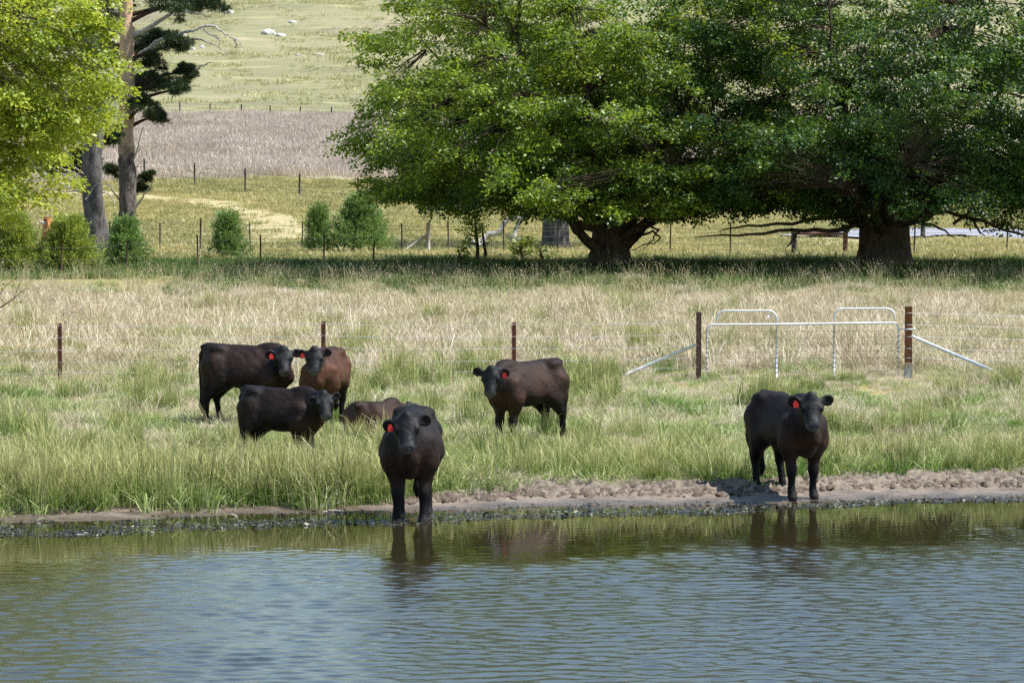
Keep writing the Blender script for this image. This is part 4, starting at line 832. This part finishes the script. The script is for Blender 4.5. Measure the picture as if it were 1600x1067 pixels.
def broadleaf(label, X, Y, th, r0, r1, cen, rad, ncl, nleaf, leaf, mats, seed, limbs=9, zcut=10.5, base_z=2.9, tilt=0.0, spray=(.46, .34, .17), group=None, shell=.42, extra=(), low=3.0, slope=0.0, pix=(), bough=.85, skirt=0, young=0.0):  # young: strength of the sunlit left side painted into leaf colour
    """tree with trunk, limbs and a crown of drooping leaf sprays filling an uneven volume"""
    r = np.random.default_rng(seed); b = onz(X, Y); e = empty('elm_tree', b); tag(e, label, 'tree', group)
    V, F = trunk_mesh(np.zeros(3), th, r0, r1, seed); obj('trunk', mesh_np('trunk', V, F, [M['bark']], True), e)
    cen = np.array(cen, float); rad = np.array(rad, float); top = np.array([0, 0, th])
    # cluster centres, more of them towards the outside
    N = ncl * 3; d = unit(r.normal(size=(N, 3))); lob = 1 + .13 * np.sin(3.1 * np.arctan2(d[:, 1], d[:, 0]) + seed) + .10 * np.sin(5.3 * d[:, 2] + 4 * np.arctan2(d[:, 1], d[:, 0])) + r.normal(0, .05, N)
    pw = np.where(d[:, 2] < 0, 4.0, 3.2); dn_ = d / ((np.hypot(d[:, 0], d[:, 1]) ** pw + np.abs(d[:, 2]) ** pw) ** (1 / pw))[:, None]
    q = r.random(N) ** shell; sc_ = np.where((d[:, 2] < 0)[:, None], np.array([rad[0], rad[1], low]), rad); C = cen + dn_ * q[:, None] * sc_ * lob[:, None]
    rh = np.hypot(C[:, 0], C[:, 1]); k = (C[:, 2] > base_z - b[2] + .55 * np.abs(np.sin(C[:, 0] * .9 + seed)) + tilt * np.abs(C[:, 0]) + slope * np.clip(C[:, 0] - 3.4, 0, 1.4)) & ((rh > 1.0) | (C[:, 2] > th + 1.2)); C = C[k][:ncl]; d = d[k][:ncl]
    if skirt:      # leafy skirts hanging low round the outside
        a_ = r.uniform(0, 2 * np.pi, skirt); q_ = r.uniform(.3, 1.0, skirt) ** .6; sk = np.stack([cen[0] + rad[0] * .95 * q_ * np.cos(a_), cen[1] + rad[1] * .95 * q_ * np.sin(a_), base_z - b[2] + .35 + r.uniform(0, 1.3, skirt) + tilt * np.abs(rad[0] * q_ * np.cos(a_))], 1); C = np.concatenate([C, sk])
    if len(extra): C = np.concatenate([C, np.array([at(*x_) - b for x_ in extra])])
    BC = C; nb = len(BC); per = r.integers(6, 11, nb); bi = np.repeat(np.arange(nb), per); br = (bough * r.uniform(.65, 1.3, nb))[bi]
    du = unit(r.normal(size=(len(bi), 3))); du[:, 2] = np.where(du[:, 2] < -.3, -du[:, 2], du[:, 2]); C = BC[bi] + du * (br * r.random(len(bi)) ** .5)[:, None] * np.array([1, 1, .72])
    k = (C[:, 2] > base_z - b[2] - .2 + slope * np.clip(C[:, 0] - 3.4, 0, 1.4)) & ((np.hypot(C[:, 0], C[:, 1]) > 1.0) | (C[:, 2] > th + 1.0)); C, du, bi = C[k], du[k], bi[k]
    O = unit(.8 * unit(C - np.array([0, 0, cen[2] - 1.0])) + .75 * du); O[:, 2] = np.clip(O[:, 2], -.6, .6)
    # limbs
    lb = []
    for i in range(limbs):
        a = 2 * np.pi * (i + r.uniform(-.3, .3)) / limbs; el = r.choice([.28, .6, 1.1]); ln = .82
        endp = cen + np.array([math.cos(a) * math.cos(el), math.sin(a) * math.cos(el), math.sin(el)]) * rad * ln
        if el < .4: endp[2] = cen[2] - low * r.uniform(.2, .75)
        endp[2] = max(endp[2], base_z - b[2] + .9 + (slope * 1.4 if endp[0] > 2 else 0))
        st = top * r.uniform(.72, .95) + np.array([math.cos(a), math.sin(a), 0]) * r1 * .45; mid = st * .45 + endp * .55; mid[2] = st[2] + .35 * (endp[2] - st[2]) + r.uniform(-.1, .5); P = bez(st, mid, endp, 12)
        P[1:-1] += r.normal(0, .10, (10, 3)); R = .02 + (r1 * .34) * (1 - np.linspace(0, 1, 12)) ** 1.3; lb.append((P, R)); MB().tube(P, R, 8).build('limb', M['bark'], e)
    for P_, r0_ in pix:      # low limbs that show below the crown
        Q = np.array([at(a_, b_, Y + c_) for a_, b_, c_ in P_]) - b; tt = np.linspace(0, len(Q) - 1, len(Q) * 3); Q = np.stack([np.interp(tt, range(len(Q)), Q[:, k_]) for k_ in range(3)], 1); Q[1:] += r.normal(0, .025, Q[1:].shape); MB().tube(Q, .012 + r0_ * (1 - np.linspace(0, 1, len(Q))) ** .8, 8).build('limb', M['bark'], e)
    # branches from the nearest limb to each spray
    A = np.concatenate([P[2:] for P, R in lb]); AR = np.concatenate([R[2:] for P, R in lb]); m = MB()
    for c_, o_ in zip(C, O):
        if r.random() < (.85 if c_[2] > zcut else .45): continue
        dd = np.linalg.norm(A - c_, axis=1) + 1.6 * np.maximum(0, np.hypot(A[:, 0], A[:, 1]) - np.hypot(c_[0], c_[1])); i = int(np.argmin(dd)); st = A[i]
        mid = st * .5 + c_ * .5 + np.array([0, 0, .12 * np.linalg.norm(c_ - st)]); P = bez(st, mid, c_ + o_ * .45 - np.array([0, 0, .12]), 6); P[1:-1] += r.normal(0, .04, (4, 3)); m.tube(P, np.linspace(min(AR[i] * .5, .022), .004, 6), 4, caps=False)
    m.build('branches', M['twig'], e)
    vis = C[:, 2] + b[2] < zcut; r2 = np.random.default_rng(seed + 1); parts = []
    for msk, nl, ls, sp in ((vis, nleaf, leaf, spray), (~vis, max(20, nleaf // 5), leaf * 2.0, (.7, .6, .3))):
        if msk.sum() == 0: continue
        P, D, Nn = sprays(C[msk], O[msk], nl, sp[0], sp[1], sp[2], .35, r2); n_ = len(P)
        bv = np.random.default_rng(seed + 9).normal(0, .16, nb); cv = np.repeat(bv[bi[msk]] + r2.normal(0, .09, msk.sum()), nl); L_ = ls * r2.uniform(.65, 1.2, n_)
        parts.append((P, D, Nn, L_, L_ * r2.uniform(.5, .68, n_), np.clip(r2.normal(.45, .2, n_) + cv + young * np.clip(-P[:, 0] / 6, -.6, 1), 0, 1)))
    pp = [np.concatenate([p_[i] for p_ in parts]) for i in range(6)]
    # young paints light across the crown: left side yellower and brighter, right darker
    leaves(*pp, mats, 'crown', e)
    return e
GT = 'big elms behind the dry grass'
broadleaf('broad dark green elm with forked trunk, its crown widest on the left', 2.93, 92, 1.3, .56, .48, (-1.35, -.4, 4.3), (6.5, 6.6, 5.6), 330, 68, .124, M['elm'], 21, 12, base_z=2.85, tilt=.10, skirt=75, young=.22, low=3.1,  # young brightens the left leaves in place of sun shining through
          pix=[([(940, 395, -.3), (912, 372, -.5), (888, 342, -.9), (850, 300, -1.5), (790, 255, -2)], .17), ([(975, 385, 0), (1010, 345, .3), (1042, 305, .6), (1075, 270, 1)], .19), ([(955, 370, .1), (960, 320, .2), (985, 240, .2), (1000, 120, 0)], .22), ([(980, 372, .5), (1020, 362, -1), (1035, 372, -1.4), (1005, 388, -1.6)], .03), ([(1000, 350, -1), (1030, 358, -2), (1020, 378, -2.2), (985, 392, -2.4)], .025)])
broadleaf('broad dark green elm with thick trunk behind the farm gate', 10.95, 92, 1.6, .70, .70, (.4, -.4, 4.3), (6.9, 6.6, 5.6), 340, 68, .124, M['elm_dark'], 22, 12, base_z=3.05, skirt=75, low=2.9,
          pix=[([(1350, 350, -.4), (1300, 362, -1), (1240, 358, -1.6), (1160, 368, -2.2), (1085, 370, -2.6)], .07), ([(1340, 335, -.4), (1270, 345, -1.4), (1180, 352, -2.4), (1120, 360, -3)], .06), ([(1415, 345, -.3), (1470, 330, -1), (1530, 345, -2), (1600, 370, -3), (1640, 372, -3.2)], .06), ([(1420, 345, -.3), (1455, 352, -.8), (1492, 372, -1.4)], .05), ([(1490, 350, -1.5), (1520, 330, -2), (1545, 318, -2.2)], .04), ([(1520, 342, -1.6), (1530, 362, -1.9), (1542, 368, -2)], .03), ([(1250, 362, -1.2), (1235, 380, -1.5), (1228, 386, -1.5)], .02), ([(1398, 362, -.9), (1412, 385, -1.0), (1420, 400, -1.1)], .05)])
broadleaf('dark elm whose leaves just reach in at the right edge', 20.6, 88, 2.0, .6, .7, (0, 0, 4.8), (5.7, 5.2, 7.0), 130, 56, .16, M['elm_dark'], 23, 9)
broadleaf('sunlit yellow green tree leaning in at the upper left edge', -14.0, 64, 2.4, .35, .3, (0.2, 0, 4.9), (5.5, 4.9, 6.0), 280, 66, .110, M['elm_gold'], 24, 9, zcut=9.2, base_z=3.0, bough=.75, spray=(.42, .30, .14), low=3.2, slope=.85, extra=[(px_ - 48, py_, 62.5 + dy_) for px_, py_, dy_ in ((120, 20, 0), (160, 30, -1), (195, 45, 0), (205, 95, -.5), (180, 80, 0), (150, 100, -1), (205, 140, 0), (165, 140, -1), (130, 150, 0), (175, 175, 0), (140, 190, -1), (110, 200, 0), (90, 120, 0), (110, 60, -1), (60, 40, -1), (95, 230, 0), (135, 235, -1), (30, 300, 0), (10, 330, -1), (50, 270, 0), (140, 60, 0), (185, 15, 0), (160, 205, 0), (75, 180, 0), (20, 120, 0), (20, 220, 0), (60, 320, 1))])

# pines on the left
def needles(C, n, rad, r, L=.17, squash=.55):
    """tufts of needles around shoots that fill flat pads"""
    m = len(C); off = unit(r.normal(size=(m, n, 3))) * (r.random((m, n, 1)) ** .45) * rad[:, None, None] * np.array([1, 1, squash]); T = C[:, None] + off
    T = T.reshape(-1, 3); od = unit(off.reshape(-1, 3) + np.array([0, 0, .25])); q = 13
    D = unit(od[:, None] * .75 + r.normal(0, .6, (len(T), q, 3))); Nn = unit(np.cross(D, r.normal(size=D.shape)))
    P = T[:, None] + D * .02; n_ = len(T) * q; LL = L * r.uniform(.7, 1.15, n_)
    return P.reshape(-1, 3), D.reshape(-1, 3), Nn.reshape(-1, 3), LL, np.full(n_, .022), np.clip(np.repeat(r.normal(.45, .2, len(T)), q) + r.normal(0, .08, n_), 0, 1)
def pine(label, px, py, Y, wpx, lean, clumps, dead, seed, zt, bark='pine_bark'):
    r = np.random.default_rng(seed); b = at(px, py, Y); b[2] = float(Z(b[0], Y)); e = empty('pine_tree', b); tag(e, label, 'tree')
    r0 = wpx / 2 / FPX * Y; k_ = Y / FPX; h_ = zt
    V = []; n = 20; zs = np.linspace(-.3, h_, 40); ph = r.uniform(0, 6, 4)
    wob = np.cumsum(r.normal(0, .02, (40, 2)), axis=0)
    cx = lambda z_: lean * max(z_, 0) / h_
    for i, z_ in enumerate(zs):
        R = r0 * (1 - .45 * max(z_, 0) / h_) * (1 + .25 * math.exp(-max(z_, 0) * 2))
        for j in range(n):
            a = 2 * np.pi * j / n; q = R * (1 + .07 * math.sin(3 * a + ph[0] + 1.1 * z_) + .06 * math.sin(5 * a + ph[1] - 2.1 * z_) + .085 * r.normal()); V.append((cx(z_) + wob[i, 0] + q * math.cos(a), wob[i, 1] + q * math.sin(a), z_))
    F = [(i * n + j, i * n + (j + 1) % n, (i + 1) * n + (j + 1) % n, (i + 1) * n + j) for i in range(39) for j in range(n)] + [tuple(39 * n + j for j in range(n))]
    obj('trunk', mesh_np('trunk', V, F, [M[bark]], True), e)
    loc = lambda qx, qy, dy=0.0: at(qx, qy, Y + dy) - b
    C = []; Rr = []
    for qx, qy, rp, dy in clumps:
        c_ = loc(qx, qy, dy); C.append(c_); Rr.append(rp * k_); st = np.array([cx(c_[2] - .4), 0, c_[2] - .5]); mid = (st + c_) / 2 + [0, 0, .15]
        MB().tube(bez(st, mid, c_, 7), np.linspace(.09, .025, 7), 6).build('branch', M['twig'], e)
    C = np.array(C); Rr = np.array(Rr); n_sub = 11     # each pad is several smaller pads
    S_ = C[:, None] + unit(r.normal(size=(len(C), n_sub, 3))) * (Rr[:, None, None] * r.uniform(.3, 1.15, (len(C), n_sub, 1))) * np.array([1, 1, .6]); RS = (Rr[:, None] * r.uniform(.28, .5, (len(C), n_sub))).ravel()
    leaves(*needles(S_.reshape(-1, 3), 22, RS, r), M['needle'], 'crown', e)
    for pts, w0 in dead:
        P = np.array([loc(qx, qy, dy) for qx, qy, dy in pts]); tt = np.linspace(0, len(P) - 1, len(P) * 4); P = np.stack([np.interp(tt, range(len(P)), P[:, k]) for k in range(3)], 1); P[1:] += r.normal(0, .02, P[1:].shape)
        MB().tube(P, np.linspace(w0, .010, len(P)), 6).build('dead_branch', M['dead'], e)
pine('pine with a peeling orange upper trunk and bare white branches', 194, 398, 106, 27, .15,
     [(300, 6, 34, 1), (345, 2, 30, 0), (262, 12, 36, -1), (255, 60, 34, 1.0), (272, 72, 26, -1), (238, 92, 30, 0), (222, 62, 30, 2), (262, 128, 26, 0), (295, 112, 17, 0), (235, 132, 28, 1), (280, 140, 18, -1), (225, 168, 26, -1), (243, 182, 20, 0), (205, 150, 24, 1), (212, 128, 26, 2), (215, 292, 15, 1), (228, 278, 10, 1), (180, 268, 18, 2), (172, 20, 40, 2), (150, 60, 40, 2), (215, -40, 60, 0), (280, -50, 60, 0), (150, -30, 50, 1), (340, -40, 40, 0), (190, 95, 30, 3)],
     [([(196, 62, 0), (240, 40, -.5), (275, 16, -.6), (310, 22, -.7), (330, 28, -.6)], .10), ([(200, 100, 0), (250, 62, -.4), (300, 48, -.8), (330, 38, -.8), (352, 54, -.9), (372, 62, -1), (384, 82, -1.1)], .07), ([(318, 46, -.8), (336, 60, -.9), (352, 60, -1)], .035), ([(205, 108, 0), (262, 68, .4), (312, 62, .2), (336, 70, .1), (358, 86, 0)], .06), ([(322, 48, -.8), (342, 62, -.85), (343, 78, -.85)], .02), ([(208, 330, -.2), (222, 310, -.5), (240, 282, -.9)], .05), ([(204, 262, 0), (214, 232, -.3), (222, 200, -.5)], .05), ([(205, 250, 0), (214, 238, -.4), (222, 230, -.6)], .035), ([(205, 268, 0), (220, 255, -.3)], .03), ([(185, 312, 0), (172, 292, -.5), (163, 283, -.6)], .03), ([(200, 262, 0), (178, 205, -.5), (172, 198, -.6)], .025), ([(300, 112, 0), (320, 102, -.3), (333, 97, -.4)], .05), ([(366, 62, -1), (370, 70, -1), (367, 76, -1)], .04)], 31, 12.5)
pine('grey barked pine with a bulging trunk behind the yellow green tree', 152, 403, 102, 34, -.5,
     [(100, 262, 26, 1), (128, 248, 26, 2), (75, 250, 26, 2), (120, 205, 40, 1), (60, 200, 40, 1), (140, 150, 40, 1), (40, 120, 60, 2), (100, 60, 60, 2), (170, 215, 22, 1), (130, -30, 60, 1), (30, 20, 60, 2)],
     [([(140, 300, 0), (110, 292, -.4), (76, 278, -.8), (62, 262, -1)], .05), ([(140, 296, 0), (105, 280, .3), (82, 282, .2), (62, 296, .1), (84, 309, 0)], .045), ([(140, 288, 0), (112, 268, -.5), (92, 262, -.7)], .03), ([(142, 280, 0), (116, 262, -.8), (96, 250, -1)], .03), ([(160, 300, 0), (172, 303, -.3), (178, 318, -.4)], .025), ([(144, 302, 0), (100, 298, .5), (52, 298, .4)], .04), ([(134, 312, -.5), (148, 290, -.8)], .03), ([(140, 270, 0), (100, 272, -.6), (70, 256, -.9)], .022), ([(140, 292, 0), (96, 290, -.6), (82, 300, -.8)], .022)], 32, 12, 'pine_bark_grey')

# young conifers in a row by the picket line
def conifer(label, px, py, wpx, hpx, mat, seed, pointy=1.0, dY=0):
    r = np.random.default_rng(seed); g = ground_at(px, py); k_ = g[1] / FPX; W_, H_ = wpx * k_ / 2, hpx * k_; e = empty('young_conifer', g); tag(e, label, 'shrub', 'young conifers behind the dry grass')
    MB().tube([(0, 0, -.1), (.02, 0, H_ * .5), (0, 0, H_ * .96)], [.05, .03, .006], 6).build('trunk', M['twig'], e)
    n = int(380 * max(1.0, wpx * hpx / 3300)); u = r.random(n) ** .8; a = r.uniform(0, 6.28, n); rr = W_ * np.clip((1 - u) ** (1.0 * pointy) * (.45 + .55 * np.minimum(1, (u + .05) * 4)), .03, 1) * (r.random(n) ** .35) * (1 + .18 * np.sin(3 * a + seed + 4 * u) + .22 * np.sin(9 * u + 2 * a + seed) + .25 * r.normal(0, 1, n))
    C = np.stack([rr * np.cos(a), rr * np.sin(a), H_ * (-.03 + .98 * u)], 1); O = unit(np.stack([np.cos(a) * .8, np.sin(a) * .8, np.full(n, .75)], 1) + r.normal(0, .2, (n, 3)))
    q = 20; t_ = r.random((n, q, 1)); P = C[:, None] + O[:, None] * t_ * .40 + r.normal(0, .035, (n, q, 3)); D = unit(O[:, None] + r.normal(0, .45, (n, q, 3))); Nn = unit(np.cross(D, r.normal(size=D.shape)))
    m_ = n * q; leaves(P.reshape(-1, 3), D.reshape(-1, 3), Nn.reshape(-1, 3), r.uniform(.06, .12, m_), np.full(m_, .034), np.clip(np.repeat(r.normal(.42, .18, n), q) + .25 * (t_.reshape(-1) - .5), 0, 1), mat, 'crown', e)
conifer('yellow green young conifer at the far left edge', 22, 424, 78, 82, M['cypress_y'], 41, .8)
conifer('wide round young conifer left of the grey barked trunk', 108, 422, 88, 76, M['cypress_y'], 42, .8)
conifer('young conifer right in front of the pine trunk bases', 196, 418, 56, 70, M['cypress'], 43, 1.0)
conifer('slender young conifer standing alone left of the big tree shadow', 355, 410, 54, 72, M['cypress'], 44, 1.4)
conifer('narrow young conifer beside the widest bushy one', 497, 402, 42, 76, M['cypress'], 45, 1.2)
conifer('widest bushy young conifer below the left tip of the elm', 562, 400, 96, 90, M['cypress'], 46, .8)

# stump, fallen limb, background trunk, sapling, weeds
g = ground_at(74, 384); k_ = g[1] / FPX; e = empty('tree_stump', g); tag(e, 'broken orange brown tree stump behind the left conifers', 'stump'); r = np.random.default_rng(51); V = []; n = 18
for i, z_ in enumerate(np.linspace(-.2, 38 * k_, 9)):
    R = 11 * k_ * (1.25 - .35 * i / 8) * (1 if i < 7 else .95)
    for j in range(n):
        a = 2 * np.pi * j / n; q = R * (1 + .12 * math.sin(3 * a + 1) + .12 * r.normal()); V.append((q * math.cos(a) + .12 * i / 8, q * math.sin(a), z_ + (r.uniform(-.25, .2) if i == 8 else 0)))
obj('trunk', mesh_np('trunk', V, [(i * n + j, i * n + (j + 1) % n, (i + 1) * n + (j + 1) % n, (i + 1) * n + j) for i in range(8) for j in range(n)] + [tuple(8 * n + j for j in range(n))], [M['stump']], True), e)
MB().tube([(0, -.1, 34 * k_), (-.25, -.15, 36 * k_), (-.35, -.15, 42 * k_)], [.08, .05, .02], 6).build('snag', M['dead'], e); MB().tube([(.1, 0, 35 * k_), (.3, 0, 37 * k_), (.32, 0, 30 * k_)], [.09, .1, .05], 6).build('snag', M['dead'], e)
Yb = 112
def lp(px, py, dy=0.0): return at(px, py, Yb + dy)
e = empty('fallen_limb', (0, 0, 0)); tag(e, 'crooked fallen limb lying on the grass under the elm crown', 'branch')
for P, r0, r1 in (([(748, 382), (764, 366), (782, 364), (786, 352), (795, 342), (812, 342), (825, 334)], .12, .07), ([(802, 376), (806, 358), (815, 342), (820, 330)], .09, .05), ([(790, 366), (800, 374), (806, 376), (828, 370)], .06, .02), ([(748, 382), (740, 378), (735, 370)], .08, .03)):
    Q = np.array([lp(*p_) for p_ in P]); MB().tube(Q, np.linspace(r0, r1, len(Q)), 7).build('limb', M['dead'], e)
b = ground_at(868, 374); Yt = 118; b = np.array([spot(868, Yt), Yt, float(Z(spot(868, Yt), Yt))])
e = empty('rear_tree', b); tag(e, 'thick grey trunk seen behind the left elm with leaves above', 'tree'); V, F = trunk_mesh(np.zeros(3), 4.5, .48, .42, 61, .15); obj('trunk', mesh_np('trunk', V, F, [M['pine_bark_grey']], True), e)
r = np.random.default_rng(62); n = 190; C = np.array([.3, 0, 7.5]) + unit(r.normal(size=(n, 3))) * (r.random((n, 1)) ** .4) * np.array([5.5, 4.5, 4.2]); P, D, Nn = sprays(C, unit(C - [0, 0, 6.]), 70, .9, .7, .2, .3, r); m_ = len(P); leaves(P, D, Nn, r.uniform(.12, .2, m_), r.uniform(.09, .13, m_), np.clip(r.normal(.45, .2, m_), 0, 1), M['elm_dark'], 'crown', e)
for i in range(5):
    a = r.uniform(0, 6.28); MB().tube(bez(np.array([0, 0, 3.8]), np.array([math.cos(a) * 1.5, math.sin(a) * 1.2, 6]), np.array([math.cos(a) * 4, math.sin(a) * 3.4, 7 + r.uniform(-1, 2)]), 8), np.linspace(.2, .03, 8), 6).build('limb', M['bark'], e)
def sapling(label, px, py, hpx, seed, nb, name='sapling', leafn=14, spread_=.5):
    r = np.random.default_rng(seed); g = ground_at(px, py); k_ = g[1] / FPX; H_ = hpx * k_; e = empty(name, g); tag(e, label, 'sapling')
    stem = np.array([(0, 0, -.1), (.03, 0, H_ * .3), (-.04, 0, H_ * .65), (-.08, .05, H_)]); MB().tube(stem, [.07, .055, .04, .015], 7).build('stem', M['twig'], e); m = MB(); T = []; Dd = []
    for i in range(nb):
        z_ = H_ * r.uniform(.3, .98); a = r.uniform(0, 6.28); ln = spread_ * r.uniform(.5, 1.3); d = np.array([math.cos(a), math.sin(a), r.uniform(-.1, .7)]); P = np.array([(0, 0, z_), d * ln * .5 + [0, 0, z_], d * ln + [0, 0, z_ + .05]]); m.tube(P, [.018, .012, .005], 4, caps=False)
        for _ in range(leafn): T.append(P[0] + (P[2] - P[0]) * r.uniform(.4, 1.1) + r.normal(0, .07, 3)); Dd.append(unit(d + r.normal(0, .5, 3)))
    m.build('twigs', M['twig'], e); T = np.array(T); Dd = np.array(Dd); Nn = unit(np.cross(Dd, r.normal(size=Dd.shape))); leaves(T, Dd, Nn, r.uniform(.08, .13, len(T)), r.uniform(.05, .08, len(T)), r.random(len(T)), M['elm'], 'leaves', e)
sapling('thin dark sapling standing in the shade left of the forked trunk', 745, 412, 85, 71, 26)
sapling('leafy weed bush in the shade beside the sapling', 815, 412, 34, 72, 34, 'weed_bush', 9, .5)
sapling('two stemmed seedling close to the right of the thin sapling', 757, 413, 62, 73, 8, leafn=6, spread_=.3)
for px, hp, lb_, sd_ in ((720, 24, 'short dark thistle just left of the thin sapling', 82), (847, 26, 'short dark thistle just left of the forked trunk', 84)): sapling(lb_, px, 414, hp, sd_, 9, 'thistle', 8, .16)

# bare twig of the yellow green tree reaching in low at the left
e = empty('bare_branch', (0, 0, 0)); tag(e, 'dark bare twig with a few leaves poking in at the left edge', 'branch'); Yb = 62
for P, r0 in (([(-60, 505), (-20, 490), (5, 478), (22, 466), (38, 452), (46, 452)], .02), ([(-20, 490), (-2, 462), (10, 445), (26, 434)], .012), ([(22, 466), (30, 444), (36, 436)], .010), ([(8, 476), (-4, 458)], .008)):
    Q = np.array([lp(*p_) for p_ in P]); MB().tube(Q, np.linspace(r0, .004, len(Q)), 5).build('twig', M['twig'], e)
r = np.random.default_rng(91); T = np.array([lp(px, py) for px, py in ((28, 470), (36, 458), (12, 480), (32, 446), (24, 436), (3, 454), (18, 452), (42, 450), (8, 444), (26, 474))]) + r.normal(0, .03, (10, 3)); D = unit(r.normal(size=(10, 3))); leaves(T, D, unit(np.cross(D, r.normal(size=(10, 3)))), np.full(10, .09), np.full(10, .05), r.random(10), M['elm'], 'leaves', e)

# boulders on the hill, the pale one in the grey field, stick at the water
def boulder(label, px, py, wpx, hpx, seed):
    r = np.random.default_rng(seed); g = ground_at(px, py); k_ = g[1] / FPX; a, c_ = wpx * k_ / 2, hpx * k_; V = []; n, m_ = 18, 9; ph = r.uniform(0, 6, 6)
    for i in range(m_):
        th = math.pi * i / (m_ - 1)
        for j in range(n):
            f_ = 2 * np.pi * j / n; q = 1 + .14 * math.sin(2 * f_ + ph[0] + th) + .10 * math.sin(3 * f_ + ph[1] - 2 * th) + .07 * math.sin(5 * f_ + ph[2] + 3 * th) + .03 * r.normal(); V.append((a * q * math.sin(th) * math.cos(f_), a * .8 * q * math.sin(th) * math.sin(f_), c_ * q * math.cos(th)))
    F = [(i * n + j, i * n + (j + 1) % n, (i + 1) * n + (j + 1) % n, (i + 1) * n + j)[::-1] for i in range(m_ - 1) for j in range(n)]
    o = obj('boulder', mesh_np('boulder', V, F, [M['granite']], True), None, g); tag(o, label, 'rock', 'pale boulders on the far slope')
for i, (px, py, w_, h_, lb_) in enumerate(((419, 54, 26, 7, 'largest pale granite boulder on the hill, mid slope'), (438, 57, 15, 4, 'flat pale boulder touching the largest one on its right'), (457, 36, 14, 3, 'pale boulder high on the hill right of the largest one'), (359, 22, 17, 6, 'pale boulder highest on the hill beside the pine foliage'), (316, 76, 9, 5, 'small white boulder just under the bare pine branch'), (302, 79, 7, 4, 'smallest white boulder left of its twin under the pine branch'), (467, 88, 11, 3, 'low pale boulder right of centre on the hill'), (498, 86, 18, 2.5, 'long flat pale rock near the elm tip on the hill'), (458, 231, 8, 6, 'single cream boulder in the grey field'), (287, 56, 9, 3, 'thin pale rock left of the bare branch on the hill'))):
    boulder(lb_, px, py, w_, h_, 200 + i)
g = ground_at(516, 797); k_ = g[1] / FPX
tag(MB().tube([g + [-22 * k_, -.05, .03], g + [0, 0, .05], g + [21 * k_, .1, .09]], [.012, .022, .016], 7).build('driftwood_stick', M['dead']), 'pale dead stick lying at the water edge by the wading cow', 'stick')
tag(MB().tube([g + [-10 * k_, -.35, .01], g + [8 * k_, -.30, .02], g + [22 * k_, -.32, .015]], [.008, .014, .008], 6).build('driftwood_stick', M['dead']), 'thinner dead stick half afloat just below the pale one', 'stick')

# trees on the crest of the hill
for i, (px, hp) in enumerate(((360, 30), (384, 26), (405, 22), (420, 16))):
    r = np.random.default_rng(300 + i); x, y = spot(px, 575), 575 + 6 * i; g = onz(x, y); k_ = 575 / FPX; e = empty('hilltop_tree', g); tag(e, ['leftmost dark tree on the hill crest', 'second dark tree from the left on the hill crest', 'third dark tree from the left on the hill crest', 'rightmost and smallest dark tree on the hill crest'][i], 'tree', 'dark trees on the hill crest')
    MB().tube([(0, 0, -.3), (0, 0, hp * k_)], [.25, .1], 7).build('trunk', M['bark'], e); n = 900; C = np.array([0, 0, hp * k_ * .95]) + unit(r.normal(size=(n, 3))) * (r.random((n, 1)) ** .4) * np.array([1.5, 1.4, .9]) * hp * k_ * .55; D = unit(r.normal(size=(n, 3))); leaves(C, D, unit(np.cross(D, r.normal(size=(n, 3)))), np.full(n, .5), np.full(n, .35), r.random(n), M['elm_dark'], 'crown', e)
